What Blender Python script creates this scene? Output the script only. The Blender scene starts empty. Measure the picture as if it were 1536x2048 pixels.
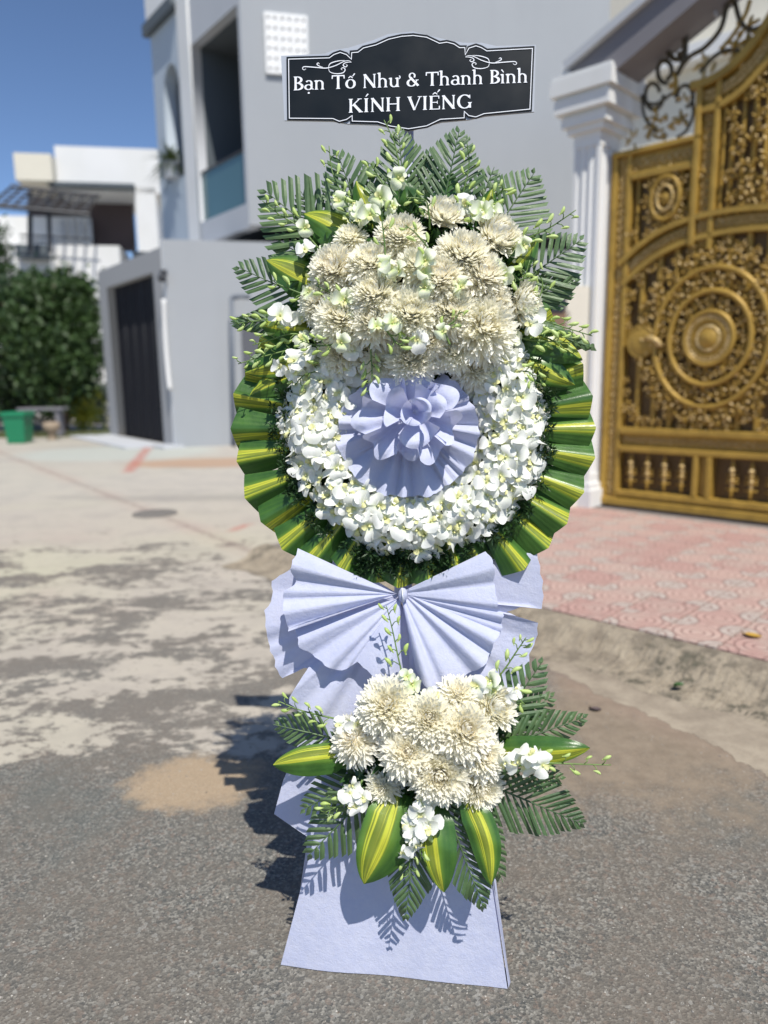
import bpy, math, random
import numpy as np
from mathutils import Vector, Matrix, Euler
random.seed(7); rng = np.random.default_rng(7)
S = bpy.context.scene
COL = S.collection
rad = math.radians

# ---------------------------------------------------------------- camera
FPX = 1479.0                      # focal length in pixels of the 1536 x 2048 photograph
PITCH, ROLL, CAMZ = rad(10.5), rad(0.8), 1.4
Fv = np.array([0, math.cos(PITCH), -math.sin(PITCH)])
R0 = np.array([1.0, 0, 0]); U0 = np.array([0, math.sin(PITCH), math.cos(PITCH)])
Rv = R0*math.cos(ROLL) - U0*math.sin(ROLL)
Uv = R0*math.sin(ROLL) + U0*math.cos(ROLL)
CP = np.array([0, 0, CAMZ])
cam = bpy.data.cameras.new('camera'); camo = bpy.data.objects.new('camera', cam); COL.objects.link(camo)
cam.sensor_fit = 'VERTICAL'; cam.sensor_height = 36; cam.sensor_width = 27
cam.lens = 36*FPX/2048
camo.matrix_world = Matrix(((Rv[0], Uv[0], -Fv[0], 0), (Rv[1], Uv[1], -Fv[1], 0), (Rv[2], Uv[2], -Fv[2], CAMZ), (0, 0, 0, 1)))
cam.clip_start = 0.05; cam.clip_end = 2000
cam.dof.use_dof = True; cam.dof.focus_distance = 1.66; cam.dof.aperture_fstop = 1.75
S.camera = camo
# ---------------------------------------------------------------- light
SUN_EL, SUN_AZ = rad(57), rad(20)            # azimuth: to the right of straight behind the camera
tosun = Vector((math.sin(SUN_AZ)*math.cos(SUN_EL), -math.cos(SUN_AZ)*math.cos(SUN_EL), math.sin(SUN_EL)))
W = bpy.data.worlds.new('World'); S.world = W; W.use_nodes = True
wn = W.node_tree.nodes; wl = W.node_tree.links; wn.clear()
sky = wn.new('ShaderNodeTexSky'); sky.sky_type = 'NISHITA'; sky.sun_disc = False
sky.sun_elevation = SUN_EL; sky.sun_rotation = math.pi - SUN_AZ
sky.air_density = 0.62; sky.dust_density = 0.02; sky.ozone_density = 4.0
bg = wn.new('ShaderNodeBackground'); bg.inputs[1].default_value = 0.135
wo = wn.new('ShaderNodeOutputWorld'); wl.new(sky.outputs[0], bg.inputs[0]); wl.new(bg.outputs[0], wo.inputs[0])
sl = bpy.data.lights.new('sun', 'SUN'); sl.energy = 4.9; sl.angle = rad(0.53); sl.color = (1.0, 0.955, 0.88)
so = bpy.data.objects.new('sun', sl); COL.objects.link(so)
so.rotation_euler = tosun.to_track_quat('Z', 'Y').to_euler(); so.location = (3, -3, 8)
S.cycles.diffuse_bounces = 6
S.view_settings.view_transform = 'Standard'; S.view_settings.look = 'None'
S.view_settings.exposure = 0.1; S.view_settings.gamma = 1.0; S.view_settings.use_curve_mapping = False

# ---------------------------------------------------------------- survey helpers
def ray(x, y): return Fv + Rv*((x-768)/FPX) + Uv*((1024-y)/FPX)
def gnd(x, y, z=0.0):
    r = ray(x, y); return CP + r*((z-CP[2])/r[2])
class VPlane:
    """a vertical plane: origin, horizontal direction t (towards photo right), normal n towards the camera"""
    def __init__(s, o, t):
        s.o = np.array([o[0], o[1], 0.0]); t = np.array([t[0], t[1], 0.0]); s.t = t/np.linalg.norm(t)
        s.n = np.array([s.t[1], -s.t[0], 0.0])
        if np.dot(s.n, CP-s.o) < 0: s.n = -s.n
    def sz(s, x, y, d=0.0):
        r = ray(x, y); o = s.o + s.n*d; p = CP + r*(np.dot(o-CP, s.n)/np.dot(r, s.n))
        return float(np.dot(p-s.o, s.t)), float(p[2])
    def w(s, a, z, d=0.0): return s.o + s.t*a + s.n*d + np.array([0, 0, z])
    def mat(s):
        return Matrix(((s.t[0], 0, s.n[0], s.o[0]), (s.t[1], 0, s.n[1], s.o[1]), (0, 1, 0, 0), (0, 0, 0, 1)))

# ---------------------------------------------------------------- node helpers
class X:
    def __init__(s, nt, sock): s.nt, s.s = nt, sock
    def _m(s, op, *o, clamp=False):
        n = s.nt.nodes.new('ShaderNodeMath'); n.operation = op; n.use_clamp = clamp
        for i, v in enumerate((s,)+o):
            if isinstance(v, X): s.nt.links.new(v.s, n.inputs[i])
            else: n.inputs[i].default_value = v
        return X(s.nt, n.outputs[0])
    def __add__(s, o): return s._m('ADD', o)
    def __sub__(s, o): return s._m('SUBTRACT', o)
    def __mul__(s, o): return s._m('MULTIPLY', o)
    __radd__ = __add__; __rmul__ = __mul__
    def inv(s): return s._m('MULTIPLY', -1.0)._m('ADD', 1.0)
    def mx(s, o): return s._m('MAXIMUM', o)
    def mn(s, o): return s._m('MINIMUM', o)
    def ab(s): return s._m('ABSOLUTE')
    def fr(s): return s._m('FRACT')
    def fl(s): return s._m('FLOOR')
    def sin(s): return s._m('SINE')
    def pw(s, o): return s._m('POWER', o)
    def sq(s): return s*s
    def step(s, a, b):
        n = s.nt.nodes.new('ShaderNodeMapRange'); n.interpolation_type = 'SMOOTHSTEP'
        s.nt.links.new(s.s, n.inputs[0]); n.inputs[1].default_value = a; n.inputs[2].default_value = b
        if a > b:
            n.inputs[1].default_value = b; n.inputs[2].default_value = a
            n.inputs[3].default_value = 1; n.inputs[4].default_value = 0
        return X(s.nt, n.outputs[0])
class M:
    """a principled material with helpers"""
    def __init__(s, name, col=(0.5, 0.5, 0.5), rough=0.6, spec=0.5, metal=0.0):
        s.m = bpy.data.materials.new(name); s.m.use_nodes = True; s.nt = s.m.node_tree
        s.b = s.nt.nodes['Principled BSDF']; s.out = s.nt.nodes['Material Output']
        s.b.inputs['Base Color'].default_value = (*col, 1); s.b.inputs['Roughness'].default_value = rough
        s.b.inputs['Specular IOR Level'].default_value = spec; s.b.inputs['Metallic'].default_value = metal
    def node(s, t): return s.nt.nodes.new(t)
    def pos(s, kind='Object'):
        if kind == 'World':
            g = s.node('ShaderNodeNewGeometry'); v = g.outputs['Position']
        else:
            g = s.node('ShaderNodeTexCoord'); v = g.outputs[kind]
        q = s.node('ShaderNodeSeparateXYZ'); s.nt.links.new(v, q.inputs[0])
        return v, X(s.nt, q.outputs[0]), X(s.nt, q.outputs[1]), X(s.nt, q.outputs[2])
    def rnd(s):
        o = s.node('ShaderNodeObjectInfo'); return X(s.nt, o.outputs['Random'])
    def noise(s, v, scale, detail=3, rough=0.55, stretch=None, dist=0.0):
        if stretch:
            mp = s.node('ShaderNodeMapping'); s.nt.links.new(v, mp.inputs[0]); mp.inputs[3].default_value = stretch; v = mp.outputs[0]
        n = s.node('ShaderNodeTexNoise'); s.nt.links.new(v, n.inputs['Vector']); n.inputs['Scale'].default_value = scale
        n.inputs['Detail'].default_value = detail; n.inputs['Roughness'].default_value = rough; n.inputs['Distortion'].default_value = dist
        return X(s.nt, n.outputs['Fac'])
    def voro(s, v, scale, feature='F1', out='Distance', rnd=1.0):
        n = s.node('ShaderNodeTexVoronoi'); n.feature = feature; s.nt.links.new(v, n.inputs['Vector'])
        n.inputs['Scale'].default_value = scale; n.inputs['Randomness'].default_value = rnd
        if out == 'Color':
            q = s.node('ShaderNodeSeparateColor'); s.nt.links.new(n.outputs['Color'], q.inputs[0]); return X(s.nt, q.outputs[0])
        return X(s.nt, n.outputs[out])
    def mix(s, f, a, b):
        n = s.node('ShaderNodeMix'); n.data_type = 'RGBA'
        if isinstance(f, X): s.nt.links.new(f.s, n.inputs[0])
        else: n.inputs[0].default_value = f
        for k, v in ((6, a), (7, b)):
            if hasattr(v, 'links') or hasattr(v, 'is_output'): s.nt.links.new(v, n.inputs[k])
            else: n.inputs[k].default_value = (*v, 1)
        return n.outputs[2]
    def col(s, sock): s.nt.links.new(sock, s.b.inputs['Base Color'])
    def rgh(s, x): s.nt.links.new(x.s, s.b.inputs['Roughness'])
    def bump(s, x, strength=0.3, dist=0.01):
        n = s.node('ShaderNodeBump'); n.inputs['Strength'].default_value = strength; n.inputs['Distance'].default_value = dist
        s.nt.links.new(x.s, n.inputs['Height']); s.nt.links.new(n.outputs[0], s.b.inputs['Normal'])
    def trans(s, f, colsock=None, col=None):
        t = s.node('ShaderNodeBsdfTranslucent'); mx = s.node('ShaderNodeMixShader'); mx.inputs[0].default_value = f
        if colsock is not None: s.nt.links.new(colsock, t.inputs[0])
        else: t.inputs[0].default_value = (*col, 1)
        s.nt.links.new(s.b.outputs[0], mx.inputs[1]); s.nt.links.new(t.outputs[0], mx.inputs[2]); s.nt.links.new(mx.outputs[0], s.out.inputs[0])

# ---------------------------------------------------------------- mesh helpers
class MB:
    def __init__(s): s.v = []; s.f = []; s.uv = []; s.mi = []; s.n = 0; s.has_uv = False
    def add(s, v, f, uv=None, mi=0):
        v = np.asarray(v, float).reshape(-1, 3); k = s.n; s.v.append(v); s.n += len(v)
        for q in f: s.f.append(tuple(int(i)+k for i in q)); s.mi.append(mi)
        if uv is None: s.uv.append(np.zeros((len(v), 2)))
        else: s.uv.append(np.asarray(uv, float).reshape(-1, 2)); s.has_uv = True
        return s
    def grid(s, P, uv=None, mi=0, closed=False):
        """P: (a,b,3) grid"""
        P = np.asarray(P, float); a, b = P.shape[:2]; f = []
        for i in range(a-1):
            for j in range(b-1 if not closed else b):
                j2 = (j+1) % b; f.append((i*b+j, i*b+j2, (i+1)*b+j2, (i+1)*b+j))
        if uv is None:
            u, v = np.meshgrid(np.linspace(0, 1, b), np.linspace(0, 1, a)); uv = np.stack([u, v], -1)
        return s.add(P.reshape(-1, 3), f, np.asarray(uv).reshape(-1, 2), mi)
    def box(s, x0, x1, y0, y1, z0, z1, T=None, mi=0):
        v = [(x, y, z) for x in (x0, x1) for y in (y0, y1) for z in (z0, z1)]
        if T is not None: v = [T(*p) for p in v]
        return s.add(v, [(0, 1, 3, 2), (4, 6, 7, 5), (0, 4, 5, 1), (2, 3, 7, 6), (0, 2, 6, 4), (1, 5, 7, 3)], mi=mi)
    def tube(s, P, r, k=8, caps=True, mi=0):
        P = np.asarray(P, float); n = len(P); r = np.broadcast_to(np.asarray(r, float), (n,))
        T = np.gradient(P, axis=0); T /= np.linalg.norm(T, axis=1)[:, None]+1e-12
        ref = np.array([0, 0, 1.0]) if abs(T[0][2]) < 0.9 else np.array([1.0, 0, 0])
        N = np.cross(T[0], ref); N /= np.linalg.norm(N)+1e-12; rows = []
        a = np.linspace(0, 2*np.pi, k, endpoint=False)
        for i in range(n):
            N = N - T[i]*np.dot(N, T[i]); N /= np.linalg.norm(N)+1e-12; B = np.cross(T[i], N)
            rows.append(P[i]+r[i]*(np.cos(a)[:, None]*N+np.sin(a)[:, None]*B))
        s.grid(np.array(rows), closed=True, mi=mi)
        if caps:
            k0 = s.n-n*k; s.f.append(tuple(k0+j for j in range(k))[::-1]); s.f.append(tuple(k0+(n-1)*k+j for j in range(k))); s.mi += [mi, mi]
        return s
    def ball(s, c, r, k=8, m=6, mi=0, M3=None):
        th = np.linspace(0.0, np.pi, m); ph = np.linspace(0, 2*np.pi, k, endpoint=False)
        r = np.broadcast_to(np.asarray(r, float), (3,))
        P = np.stack([np.sin(th)[:, None]*np.cos(ph), np.sin(th)[:, None]*np.sin(ph), np.cos(th)[:, None]*np.ones_like(ph)], -1)*r
        if M3 is not None: P = P @ np.asarray(M3).T
        return s.grid(P+np.asarray(c, float), closed=True, mi=mi)
    def prism(s, foot, z0, z1, mi=0):
        n = len(foot); v = [(p[0], p[1], z0) for p in foot]+[(p[0], p[1], z1) for p in foot]
        f = [tuple(range(n))[::-1], tuple(range(n, 2*n))]+[(i, (i+1) % n, n+(i+1) % n, n+i) for i in range(n)]
        return s.add(v, f, mi=mi)
    def mesh(s, name, mats, smooth=False):
        me = bpy.data.meshes.new(name)
        me.from_pydata(np.concatenate(s.v).tolist(), [], s.f)
        if s.has_uv:
            ul = me.uv_layers.new(name='UVMap'); uv = np.concatenate(s.uv)
            li = np.empty(len(me.loops), np.int32); me.loops.foreach_get('vertex_index', li)
            ul.data.foreach_set('uv', uv[li].ravel())
        for m in (mats if isinstance(mats, (list, tuple)) else [mats]): me.materials.append(m.m if isinstance(m, M) else m)
        if any(s.mi): me.polygons.foreach_set('material_index', s.mi)
        if smooth: me.polygons.foreach_set('use_smooth', [True]*len(me.polygons))
        me.update(); return me

WM = {}
def link(name, me, parent=None, mw=None, kind=None, label=None, cat=None, group=None):
    o = bpy.data.objects.new(name, me); COL.objects.link(o); mw = mw or Matrix.Identity(4)
    if parent is not None:
        o.parent = parent; o.matrix_parent_inverse = WM[parent.name].inverted()
    o.matrix_basis = mw; WM[o.name] = mw
    if kind: o['kind'] = kind
    if label: o['label'] = label
    if cat: o['category'] = cat
    if group: o['group'] = group
    return o
def thing(name, label, cat, loc=(0, 0, 0), group=None):
    return link(name, None, mw=Matrix.Translation(Vector([float(c) for c in loc])), label=label, cat=cat, group=group)
def tag(o, label, cat, group=None):
    o['label'] = label; o['category'] = cat
    if group: o['group'] = group
    return o
def struct(name, mb, mat, smooth=False): return link(name, mb.mesh(name, mat, smooth), kind='structure')
def part(name, mb, mat, parent, smooth=False, mw=None, kind=None, label=None):
    return link(name, mb.mesh(name, mat, smooth), parent, mw, kind, label)
def plate(polys, depth, bevel=0.0):
    """filled 2D outline with holes, extruded; returns a mesh data block in local XY, +-depth/2 in Z"""
    cu = bpy.data.curves.new('plate', 'CURVE'); cu.dimensions = '2D'; cu.fill_mode = 'BOTH'; cu.extrude = depth/2
    for p in polys:
        sp = cu.splines.new('POLY'); sp.points.add(len(p)-1); sp.use_cyclic_u = True
        for i, q in enumerate(p): sp.points[i].co = (q[0], q[1], 0, 1)
    o = bpy.data.objects.new('tmp', cu); me = bpy.data.meshes.new_from_object(o); bpy.data.objects.remove(o); bpy.data.curves.remove(cu)
    return me
def plate_part(name, polys, depth, mat, parent, mw, kind=None):
    me = plate(polys, depth); me.name = name; me.materials.clear(); me.materials.append(mat.m)
    return link(name, me, parent, mw, kind)
def frame(n, spin=0.0, at=(0, 0, 0), sc=1.0, xref=None):
    n = Vector([float(c) for c in n]).normalized(); x = Vector((0, 0, 1)).cross(n)
    if x.length < 1e-3: x = Vector((1, 0, 0))
    x.normalize(); y = n.cross(x); c, s_ = math.cos(spin), math.sin(spin)
    a = x*c+y*s_; b = y*c-x*s_
    return Matrix(((a[0]*sc, b[0]*sc, n[0]*sc, at[0]), (a[1]*sc, b[1]*sc, n[1]*sc, at[1]), (a[2]*sc, b[2]*sc, n[2]*sc, at[2]), (0, 0, 0, 1)))
def catmull(P, n=8):
    P = np.asarray(P, float); Q = np.vstack([2*P[0]-P[1], P, 2*P[-1]-P[-2]]); out = []
    for i in range(1, len(Q)-2):
        t = np.linspace(0, 1, n, endpoint=False)[:, None]; a, b, c, d = Q[i-1], Q[i], Q[i+1], Q[i+2]
        out.append(0.5*((2*b)+(c-a)*t+(2*a-5*b+4*c-d)*t**2+(3*b-a-3*c+d)*t**3))
    out.append(P[-1:]); return np.vstack(out)

# ---------------------------------------------------------------- materials
def wall_mat(name, c, c2, rough=0.85):
    m = M(name, c, rough, 0.25); v, x, y, z = m.pos('World')
    f = m.noise(v, 0.6, 5).step(0.35, 0.7); st = m.noise(v, 1.2, 4, stretch=(3, 3, .3)).step(.5, .8)*0.5
    m.col(m.mix(f*0.5+st*0.5, c, c2)); m.bump(m.noise(v, 60, 4), 0.15, 0.01); return m
grey_paint = wall_mat('grey_paint', (.355, .372, .392), (.325, .342, .362))
pale_grey = wall_mat('pale_grey_paint', (.50, .515, .54), (.44, .46, .48))
white_paint = wall_mat('white_paint', (.74, .74, .73), (.66, .66, .63))
blue_grey = wall_mat('blue_grey_paint', (.44, .50, .56), (.40, .46, .52))
room_shade_trim = wall_mat('painted_room_shade_trim', (.11, .13, .145), (.09, .105, .12))  # deepened to stand in for shade inside the loggia; also dark trim
carport_shade_mat = wall_mat('painted_carport_shade', (.035, .045, .055), (.028, .034, .042))  # near-black colour stands in for the shade under the overhang
screen_white = wall_mat('screen_white', (.86, .86, .85), (.80, .80, .78))
cream_paint = wall_mat('cream_paint', (.70, .66, .55), (.62, .58, .50))
dark_metal = M('dark_metal', (.028, .030, .036), .45)
charcoal = M('charcoal_door', (.022, .023, .03), .8, .15)
_v, _x, _y, _z = charcoal.pos('World'); charcoal.col(charcoal.mix(charcoal.noise(_v, 2, 4), (.012, .013, .017), (.022, .021, .026)))
beam_grey = wall_mat('beam_grey_paint', (.21, .205, .22), (.18, .17, .18))
timber_red = wall_mat('brown_recess', (.12, .09, .09), (.09, .07, .07))
glass_teal = M('teal_glass', (.12, .24, .26), .08, .6); glass_teal.b.inputs['Transmission Weight'].default_value = 0.35
green_plastic = M('green_plastic', (.01, .19, .085), .45)

paper = M('lavender_paper', (.60, .62, .80), .8, .15)
v, x, y, z = paper.pos('Object')
fib = paper.noise(v, 260, 4, .7); cl = paper.noise(v, 22, 4, .6)
pc = paper.mix((cl*.5+paper.noise(v, 95, 4, .7)*.5).step(.35, .65), (.63, .655, .80), (.565, .60, .775)); pc = paper.mix(fib.step(.5, .75)*.4, pc, (.64, .66, .77)); paper.col(pc)
paper.bump(fib*0.8+cl*1.5+paper.noise(v, 60, 4, .7)*1.4, 0.5, 0.0025); paper.trans(0.22, col=(.60, .61, .84))

def leafmat(name, c1, c2, rough, tr, scale=40, trc=None, st=(1, 1, 1)):
    m = M(name, c1, rough, .5); v, x, y, z = m.pos('Object')
    f = m.noise(v, scale, 3); r = m.rnd()
    s_ = m.mix((f*0.7+r*0.3).step(.3, .7), c1, c2); m.col(s_)
    if tr: m.trans(tr, col=trc or tuple(min(1, c*2.2) for c in c2))
    return m
# palm leaflet: fine lengthwise veins, greyish sheen painted in as pale vein colour
palm = M('palm_leaf', (.03, .08, .03), .42, .6)
v, x, y, z = palm.pos('UV'); ov, ox, oy, oz = palm.pos('Object')
ve = (x*38.0).sin()*0.5+0.5
nf = palm.noise(ov, 30, 3); s1 = palm.mix((nf*0.8+palm.rnd()*0.25).step(.3, .75), (.042, .100, .034), (.115, .190, .070))
palm.col(palm.mix(ve*0.40, s1, (.17, .25, .13))); palm.bump(ve, .35, .0008); palm.rgh(palm.noise(ov, 160, 2)*0.35+0.25)
palm.trans(.14, col=(.12, .26, .05))
# striped dracaena leaf: UV x across (shifted per leaf), UV y along
strip = M('striped_leaf', (.04, .12, .02), .33, .55)
v, x, y, z = strip.pos('UV'); ov, ox, oy, oz = strip.pos('Object')
wob = strip.noise(ov, 9, 2)*0.05
xs = x+wob-0.025
band = (xs-0.60).ab().step(.135, .10)
thin = strip.noise(v, 1.0, 2, stretch=(34, .6, 1)).step(.44, .60)
pale = strip.noise(v, 1.0, 2, stretch=(20, .5, 1)).step(.35, .7)
g = strip.mix(strip.noise(ov, 18, 3).step(.35, .7), (.026, .085, .016), (.055, .145, .026))
g = strip.mix(pale*0.35, g, (.09, .19, .03))
ybl = strip.mix(strip.noise(v, 1.0, 2, stretch=(14, .6, 1)).step(.3, .7), (.46, .54, .04), (.66, .62, .06))
c_ = strip.mix(band*(thin*0.75+0.25), g, ybl)
side = (xs-0.60).ab().step(.20, .12)*(band.inv())*0.55
c_ = strip.mix(side, c_, (.18, .32, .035)); strip.col(c_)
strip.bump((x*60.0).sin()*0.5+strip.voro(ov, 320)*0.6, .25, .0008); strip.rgh(strip.noise(ov, 120, 2)*0.3+0.2)
strip.trans(.14, colsock=strip.mix(band, (.10, .30, .03), (.75, .70, .06)))
fern = leafmat('fern_filler', (.020, .052, .016), (.055, .115, .03), .5, .08, 60)
darkleaf = leafmat('dark_leaf', (.022, .060, .018), (.045, .11, .032), .35, .08, 30)
stem_g = leafmat('stem_green', (.10, .18, .04), (.17, .26, .07), .45, 0, 60)
bud_g = leafmat('bud_green', (.46, .60, .16), (.62, .74, .30), .45, .25, 90, (.7, .85, .3))
# chrysanthemum petal: UV y runs root -> tip, UV x holds 0..1 position from outer petal to heart
mum = M('chrysanthemum_petal', (.9, .88, .8), .6, .25)
v, x, y, z = mum.pos('UV'); r = mum.rnd()
ivory = mum.mix(r, (.965, .955, .86), (.96, .93, .85))
heart = mum.mix(r, (.95, .92, .80), (.93, .87, .78))
c_ = mum.mix(x.step(.35, 1.0)*0.8, ivory, heart); c_ = mum.mix(y.step(.4, .1)*0.25, c_, (.88, .84, .62))
c_ = mum.mix(y.step(.7, 1.0)*0.5, c_, (.97, .97, .94)); mum.col(c_); mum.trans(.45, col=(.99, .96, .80))
orch = M('orchid_petal', (.90, .90, .86), .5, .3)
v, x, y, z = orch.pos('UV'); ov, _, _, _ = orch.pos('Object')
c_ = orch.mix(y.step(.42, .0)*0.85, (.92, .92, .89), (.72, .79, .36)); c_ = orch.mix(orch.rnd()*0.25, c_, (.80, .85, .66)); orch.col(c_)
orch.bump((x*50.0).sin(), .12, .0004); orch.trans(.28, col=(.88, .90, .78))
orch_g = M('greenish_orchid_petal', (.78, .83, .6), .5, .3); orch_g.trans(.3, col=(.82, .90, .55))
v, x, y, z = orch_g.pos('UV'); orch_g.col(orch_g.mix(y.step(.7, .0), (.84, .87, .72), (.62, .74, .28)))
lip = M('orchid_lip', (.82, .80, .40), .5, .3); lip.trans(.2, col=(.8, .8, .3))

gold = M('old_gold_paint', (.20, .13, .045), .5, .35, .15)
v, x, y, z = gold.pos('World'); gf = gold.noise(v, 7, 5); gold.col(gold.mix(gf.step(.3, .7), (.42, .265, .052), (.32, .20, .040)))
gold.rgh(gold.noise(v, 30, 3)*0.3+0.28)
gold_hi = M('bright_gold_paint', (.42, .31, .15), .4, .5, .2)
v, x, y, z = gold_hi.pos('World'); gold_hi.col(gold_hi.mix(gold_hi.noise(v, 40, 3).step(.4, .7), (.46, .31, .10), (.72, .55, .28)))
gold_back = M('dark_gold_sheet', (.125, .075, .022), .5, .4, .1)
black_iron = M('dark_bronze_iron', (.075, .058, .032), .45, .5, .3)

board = M('black_board', (.006, .009, .012), .30, .22)
v, x, y, z = board.pos('Object'); board.rgh(board.noise(v, 12, 3)*0.25+0.22)
board.col(board.mix(board.noise(v, 5, 3), (.005, .008, .011), (.010, .014, .017)))
clear_edge = M('pale_edge', (.42, .45, .50), .3, .5)
white_ink = M('white_print', (.82, .84, .88), .5, .3)
# ================================================================ setting: ground
gate_t = np.array([math.sin(rad(46)), -math.cos(rad(46)), 0])       # along the gate towards photo right
GO = gnd(1205, 1008, 0.10); GP = VPlane(GO, gate_t)

road = M('road_surface', (.12, .12, .11), .85, .3)
v, x, y, z = road.pos('World')
n1 = road.noise(v, 0.55, 7, .66, dist=.2); n2 = road.noise(v, 2.3, 8, .7, dist=.15); n3 = road.noise(v, 14, 4, .6); big = road.noise(v, .22, 3)
ag = road.voro(v, 150); agc = road.voro(v, 150, out='Color'); agf = road.noise(v, 210, 3, .7); ag2 = road.voro(v, 85, out='Color')
# aggregate: dark binder, grey, brown and pale chips
asp = road.mix(agf.step(.3, .7), (.075, .068, .056), (.215, .195, .165))
asp = road.mix(agc.step(.55, .95)*0.9, asp, (.37, .345, .295)); asp = road.mix(ag2.step(.75, .95)*0.45, asp, (.27, .17, .12))
asp = road.mix(agc.step(.35, .0)*0.75, asp, (.035, .037, .040))
asp = road.mix(n2.step(.36, .62)*0.6, asp, (.195, .150, .110)); asp = road.mix(road.noise(v, 1.1, 5, .6).step(.52, .66)*.45, asp, (.105, .122, .112)); asp = road.mix(road.voro(v, 105, out='Color').step(.95, .98)*.55, asp, (.40, .38, .34)); asp = road.mix(big.step(.6, .4)*0.35, asp, (.125, .14, .135))
# brown dusty film, right-hand side and mid distance
dust = road.mix(n3.step(.3, .7), (.21, .165, .118), (.27, .215, .155)); dust = road.mix(agf.step(.62, .78)*.6, dust, (.06, .055, .05))
rt = x - y*0.16
dmask = (rt+(n2-0.5)*0.9).step(.0, .30)*((y+(n2-.5)*1.2+(n3-.5)*.5).step(1.95, 2.5))
c_ = road.mix(dmask*0.88, asp, dust)
# pale cement skim, left side: torn edges, yellowish and pinkish cast
cem = road.mix(n2.step(.3, .7), (.50, .45, .37), (.39, .35, .30)); cem = road.mix(big.step(.42, .62)*.6, cem, (.50, .49, .33))
cem = road.mix(n1.step(.5, .72)*.45, cem, (.44, .345, .30)); cem = road.mix(n3.step(.42, .3)*.5, cem, (.26, .235, .205))
nst = road.noise(v, 1.7, 9, .74, stretch=(.8, 1.4, 1), dist=.25)
thr = (y-2.35).step(.0, .35)*0.315+(y-5.0).step(0, 2.2)*0.26
cm = ((nst+thr*0.62-0.66+((y-2.25).step(-.2, .1)-1.0)*.5+(n3-.5)*.34+(n2-.5)*.25).step(-.015, .075))*((x+y*0.10+(n2-.5)*.6).step(.05, -.18).mx((y-5.2).step(0, 1.2)))
c_ = road.mix((y-2.3).step(.1, .6)*(cm.inv())*.6*(x.step(.2, -.1)), c_, road.mix(agf.step(.3, .7), (.155, .14, .12), (.235, .21, .18))); c_ = road.mix(cm*(n2.step(.25, .5)*.35+.6), c_, cem)
far = road.mix(n2.step(.3, .7), (.46, .425, .37), (.38, .355, .32)); c_ = road.mix((y+(n1-.5)*4).step(6.5, 10)*.8, c_, far)
# broad darker damp bands across the far lane
bandm = road.noise(v, .6, 4, stretch=(.35, 1.3, 1)).step(.56, .72)*(y.step(3.6, 5.2))*(x.step(.3, -.4)); c_ = road.mix(bandm*.5, c_, (.20, .19, .18))
# sandy patch beside the stand
sp = gnd(395, 1562); ds = ((x-float(sp[0]))*(1/.26)).sq()+((y-float(sp[1]))*(1/.20)).sq(); sm = (ds+(n3-.5)*1.5+(n2-.5)*1.6+(agf-.5)*.8).step(1.15, .35)
c_ = road.mix(sm*.7, c_, road.mix(agf.step(.3, .7), (.40, .29, .18), (.52, .39, .25)))
# earth in front of the boundary wall, pale green-grey garage apron
e = gnd(430, 925); de = ((x-float(e[0]))*(1/1.5)).sq()+((y-float(e[1]))*(1/.75)).sq(); c_ = road.mix((de+(n2-.5)*1.4).step(1.3, .5)*.8, c_, (.40, .26, .17))
e = gnd(235, 905); de = ((x-float(e[0]))*(1/1.9)).sq()+((y-float(e[1]))*(1/1.5)).sq(); c_ = road.mix((de+(n2-.5)*.8).step(1.3, .6)*.7, c_, (.42, .45, .41))
# seam between the two lanes (a narrow sunken joint)
A, B = gnd(0, 905), gnd(560, 1125); L = math.hypot(*(B-A)[:2]); nx, ny = -(B-A)[1]/L, (B-A)[0]/L
dl = ((x-float(A[0]))*nx+(y-float(A[1]))*ny+(n2-.5)*.10).ab(); c_ = road.mix(dl.step(.07, .01)*n3.step(.35, .6)*.6, c_, (.19, .15, .13))
c_ = road.mix((dl.step(.25, .05)*.22)*n1.step(.3, .6), c_, (.42, .27, .22))
# faded red paint marks
for (a, b, w_) in ((gnd(298, 893), gnd(255, 945), .09), (gnd(462, 1062), gnd(498, 1048), .05)):
    cx, cy = (a+b)[:2]/2; d = (b-a)[:2]; l = np.linalg.norm(d); d = d/l
    u = ((x-float(cx))*float(d[0])+(y-float(cy))*float(d[1])).ab(); q = ((x-float(cx))*float(-d[1])+(y-float(cy))*float(d[0])+(n2-.5)*.1).ab()
    c_ = road.mix(u.step(l/2+.12, l/2-.15)*q.step(w_*1.7, w_*.3)*n3.step(.25, .55)*.7, c_, (.42, .12, .09))
road.col(c_)
road.bump((ag*0.7+agf*0.9)*(cm.mx(dmask*.8).inv()*.85+.15)+n3*0.35, .75, .004)
me = MB(); me.grid(np.array([[[xx, yy, 0] for xx in (-400, -12, -3, 0, 3, 12, 400)] for yy in (-300, -3, 1, 4, 12, 40, 700)]))
struct('road', me, road)

# pavement by the gate: mortar bed, tiles, worn kerb, gutter strip
K0, K1 = gnd(1085, 1218, .10), gnd(1536, 1322, .10)
kd = ((K0+K1)/2-GO); kerb_d = float(np.dot(kd, GP.n)); TS = .30      # distance of the kerb line from the gate
mortar = wall_mat('mortar', (.25, .22, .20), (.20, .17, .16))
bed = MB(); s_a, s_b = -1.15, 5.2
def gp(s, d, z): return GP.w(s, z, d)
bed.prism([gp(s_a, -1.2, 0), gp(s_b, -1.2, 0), gp(s_b, kerb_d, 0), gp(s_a, kerb_d, 0)], -.05, .088)
pave = struct('pavement', bed, mortar)
tile = M('pink_tile', (.5, .3, .28), .8, .3)
v, x, y, z = tile.pos('Object'); wv, wx, wy, wz = tile.pos('World'); hh = TS/2
rc = (x.sq()+y.sq()).pw(.5)
cor = ((x.ab()-hh).sq()+(y.ab()-hh).sq()).pw(.5)
def groove(d, r0, w_=.0065): return (d-r0).ab().step(w_, w_*.4)
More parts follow.
